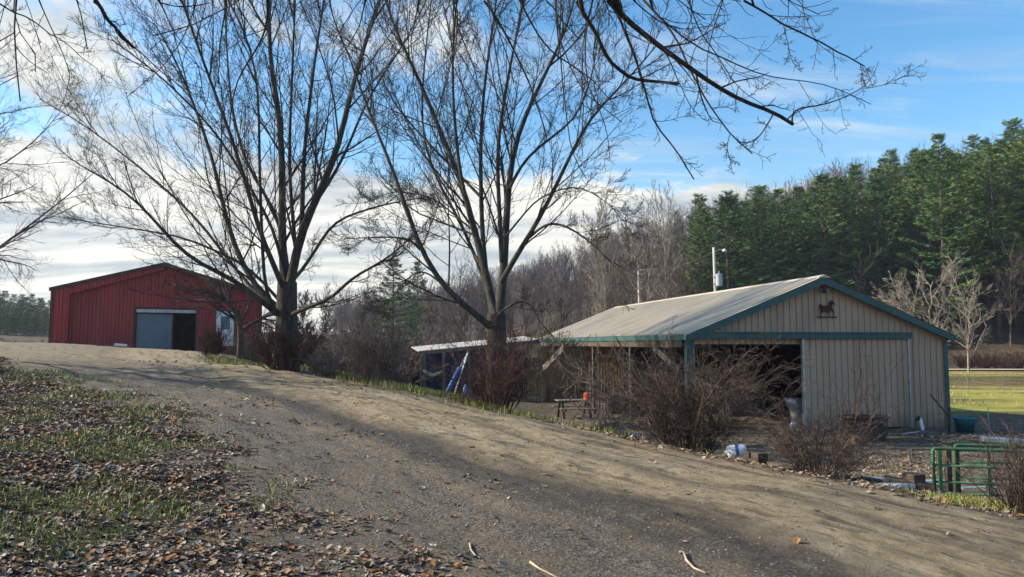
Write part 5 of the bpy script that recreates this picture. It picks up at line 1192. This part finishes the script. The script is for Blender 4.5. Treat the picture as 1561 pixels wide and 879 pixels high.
for (u, y_, h_, lab) in ((1433, 12.0, .8, 'brown wooden stake behind the left end of the front gate'), (1445, 12.5, .82, 'brown wooden stake beside the end of the rear gate')):
    o = MB().box(-.04, .04, -.04, .04, -.2, h_).build('stake', M['wood_dark']); o.location = gpt(u, y_, 0); tag(o, lab, 'stake')
for (u, y_, h_, lab) in ((1377, 10.9, .62, 'thin grey fence rod just left of the short post by the gate'), (1392, 10.7, .45, 'thin grey fence rod between the short post and the front gate')):
    o = MB().tube([(0, 0, -.2), (.02, 0, h_)], .007, 6).build('fence_rod', M['wire']); o.location = gpt(u, y_, 0); tag(o, lab, 'rod')
# things at the gable wall
q0 = Vector((C0.x, C0.y, BZ))
def bw(x_, y_, z_): return q0 + ex * x_ + ey * y_ + Vector((0, 0, z_))
wz = at(1405, 640, 23.8)
o = MB().tube([at(1402, 636, 24.1), at(1403.5, 640, 24.0), at(1408, 659, 23.7)], .055, 10).build('drain_pipe', M['plastic'], smooth=True); tag(o, 'short white plastic pipe leaning on the barn wall left of the corner', 'pipe')
o = MB().tube([at(1401, 635, 24.05), at(1399, 640, 24.0)], .06, 10).build('pipe_elbow', M['black'], smooth=True); tag(o, 'black elbow beside the white pipe at the barn wall', 'pipe fitting')
o = MB().beam(at(1362, 664, 22.6), at(1406, 658, 23.4), .06, .05).build('white_board', M['white']); tag(o, 'long pale board lying on the ground in front of the sliding door', 'board')
o = MB().tube([at(1418, 601, 23.9), at(1446, 634, 22.9)], .022, 8).build('leaning_pipe', M['rust'], smooth=True); tag(o, 'dark rusty pipe leaning aslant near the barn corner', 'pipe')
o = MB().tube([at(1447, 622, 22.9), at(1447, 661, 22.9)], .03, 8).build('steel_stake', M['rust'], smooth=True); tag(o, 'dark upright stake in front of the turquoise bucket', 'stake')
t = MB()
for i in range(6): t.tube([at(1428 + i * 3.6, 590 + i * .4, 23.6), at(1429 + i * 3.6, 655, 23.6)], .006, 4)
for j in range(6): t.tube([at(1427, 600 + j * 10, 23.6), at(1448, 600 + j * 10, 23.6)], .006, 4)
o = t.build('wire_panel', M['wire']); tag(o, 'small upright wire mesh panel at the right barn corner', 'wire panel')
# galvanised sheet curled inside the doorway
p = on(1205, 24.6); vs = []; fs = []
for i in range(9):
    a = -1.0 + i * .26
    for j in range(7):
        z_ = j * .17; rr_ = .34 - .05 * math.sin(j); vs.append((rr_ * math.sin(a) * 1.0 + .10 * math.sin(j * .5) - .12 * (j / 6) ** 2, -rr_ * math.cos(a), z_))
for i in range(8):
    for j in range(6): fs.append((i * 7 + j, (i + 1) * 7 + j, (i + 1) * 7 + j + 1, i * 7 + j + 1))
o = MB().add(vs, fs).build('curled_sheet', M['steel'], smooth=True); o.location = (p.x, p.y, BZ - .02); sm = o.modifiers.new('solid', 'SOLIDIFY'); sm.thickness = .01; tag(o, 'curled galvanised metal sheet standing in the dark barn doorway', 'metal sheet')
# picnic table
p = on(874, 30.0); ptb = thing('picnic_table', 'old grey picnic table standing at the open side of the barn', 'table', tuple(p), .15); W = .75
t = MB()
for i in range(5): t.box(-W, W, -.36 + i * .145, -.36 + i * .145 + .135, .72, .76)
t.build('table_top', M['wood'], ptb)
for s in (-1, 1):
    t = MB(); t.box(-W, W, s * .72 - .12, s * .72 + .12, .42, .46); t.build('bench', M['wood'], ptb)
    t = MB(); t.beam((s * .55, -.62, 0), (s * .55, -.2, .72), .04, .10, up=(1, 0, 0)); t.build('leg', M['wood_dark'], ptb)
    t = MB(); t.beam((s * .55, .62, 0), (s * .55, .2, .72), .04, .10, up=(1, 0, 0)); t.build('leg', M['wood_dark'], ptb)
    t = MB(); t.box(s * .55 + .022, s * .55 + .06, -.8, .8, .34, .42); t.build('crossbar', M['wood_dark'], ptb)
o = MB().lathe([(0, 0), (.13, 0), (.14, .02), (.14, .22), (.10, .28), (.04, .30), (.04, .34), (0, .34)], 16).build('fuel_can', M['orange'], smooth=False); o.location = p + Vector((.52, -.1, .762)); tag(o, 'small orange can on the right end of the picnic table', 'can')
t = MB(); t.lathe([(0, 0), (.22, 0), (.26, .30), (.24, .30), (.2, .03), (0, .03)], 18); o = t.build('bucket', M['plastic'], smooth=True); o.location = on(962, 17.0); o.rotation_euler = (1.2, .2, .4); o.location.z += .08; o.scale = (.5, .5, .5); tag(o, 'pale bucket tipped over behind the left side of the largest shrub', 'bucket')
# sticks on the driveway
def stick(label, pix, r_):
    pts = []
    for (u, v) in pix:
        g_ = ground_at(u, v); pts.append(Vector((g_.x, g_.y, float(height(np.array([g_.x]), np.array([g_.y]))[0]) + r_)))
    rs = [r_ * (1 - .5 * i / len(pts)) for i in range(len(pts))]; o = MB().tube(pts, rs, 7).build('fallen_stick', M['stick'], smooth=True); tag(o, label, 'stick', 'sticks lying on the driveway')
stick('crooked pale stick at the lower right of the driveway', [(1036, 840), (1042, 842), (1047, 856), (1058, 866), (1076, 875)], .012)
stick('short curved stick lying near the middle of the lower edge', [(716, 826), (718, 836), (724, 843), (732, 850)], .008)
stick('thin straight stick cut by the lower edge of the view', [(808, 855), (822, 863), (838, 871), (856, 880)], .009)
# meadow fence
GFp = 'thin posts of the meadow fence'; pp_ = []
for i, (u, y_) in enumerate([(1468, 40), (1478, 44), (1522, 41), (1560, 42), (1600, 43)]):
    q_ = gpt(u, y_, 0); o = MB().tube([(0, 0, -.2), (0, 0, 1.15)], .016, 6).build('fence_post', M['wire']); o.location = q_; tag(o, 'thin steel post of the meadow fence right of the barn', 'fence post', GFp); pp_.append(q_)
for j, z_ in enumerate((.5, 1.0)):
    o = MB().tube([p_ + Vector((0, 0, z_)) for p_ in (pp_[1], pp_[2], pp_[3], pp_[4])], .008, 4).build('fence_wire', M['wire']); tag(o, ('lower', 'upper')[j] + ' wire of the meadow fence right of the barn', 'fence wire')
o = MB().tube([gpt(1497, 24, -.1), gpt(1497, 24, .75)], .012, 6).build('yellow_marker', M['yellow'], smooth=True); tag(o, 'thin yellow marker rod in the muddy strip right of the barn', 'marker')
# galvanised trough beyond the gates
p0_, p1_ = at(1494, 668, 19.8), at(1620, 678, 19.2)
o = MB().beam(p0_, p1_, .5, .12).build('metal_rail', M['steel'], bevel=.01); tag(o, 'long low grey metal panel lying on the ground at the right edge behind the gates', 'metal panel')
# ------------------------------------------------------------------ air
HAZE = 0.0003
hb = MB().box(-560, 560, -150, 620, -9, 118); hm = bpy.data.materials.new('haze_air'); hm.use_nodes = True; hn = hm.node_tree; hn.nodes.clear()
ho = hn.nodes.new('ShaderNodeOutputMaterial'); hv = hn.nodes.new('ShaderNodeVolumePrincipled'); hv.inputs['Density'].default_value = HAZE; hv.inputs['Color'].default_value = (.62, .74, .92, 1); hv.inputs['Anisotropy'].default_value = .2
hn.links.new(hv.outputs[0], ho.inputs['Volume'])
o = hb.build('haze', hm); o['kind'] = 'stuff'
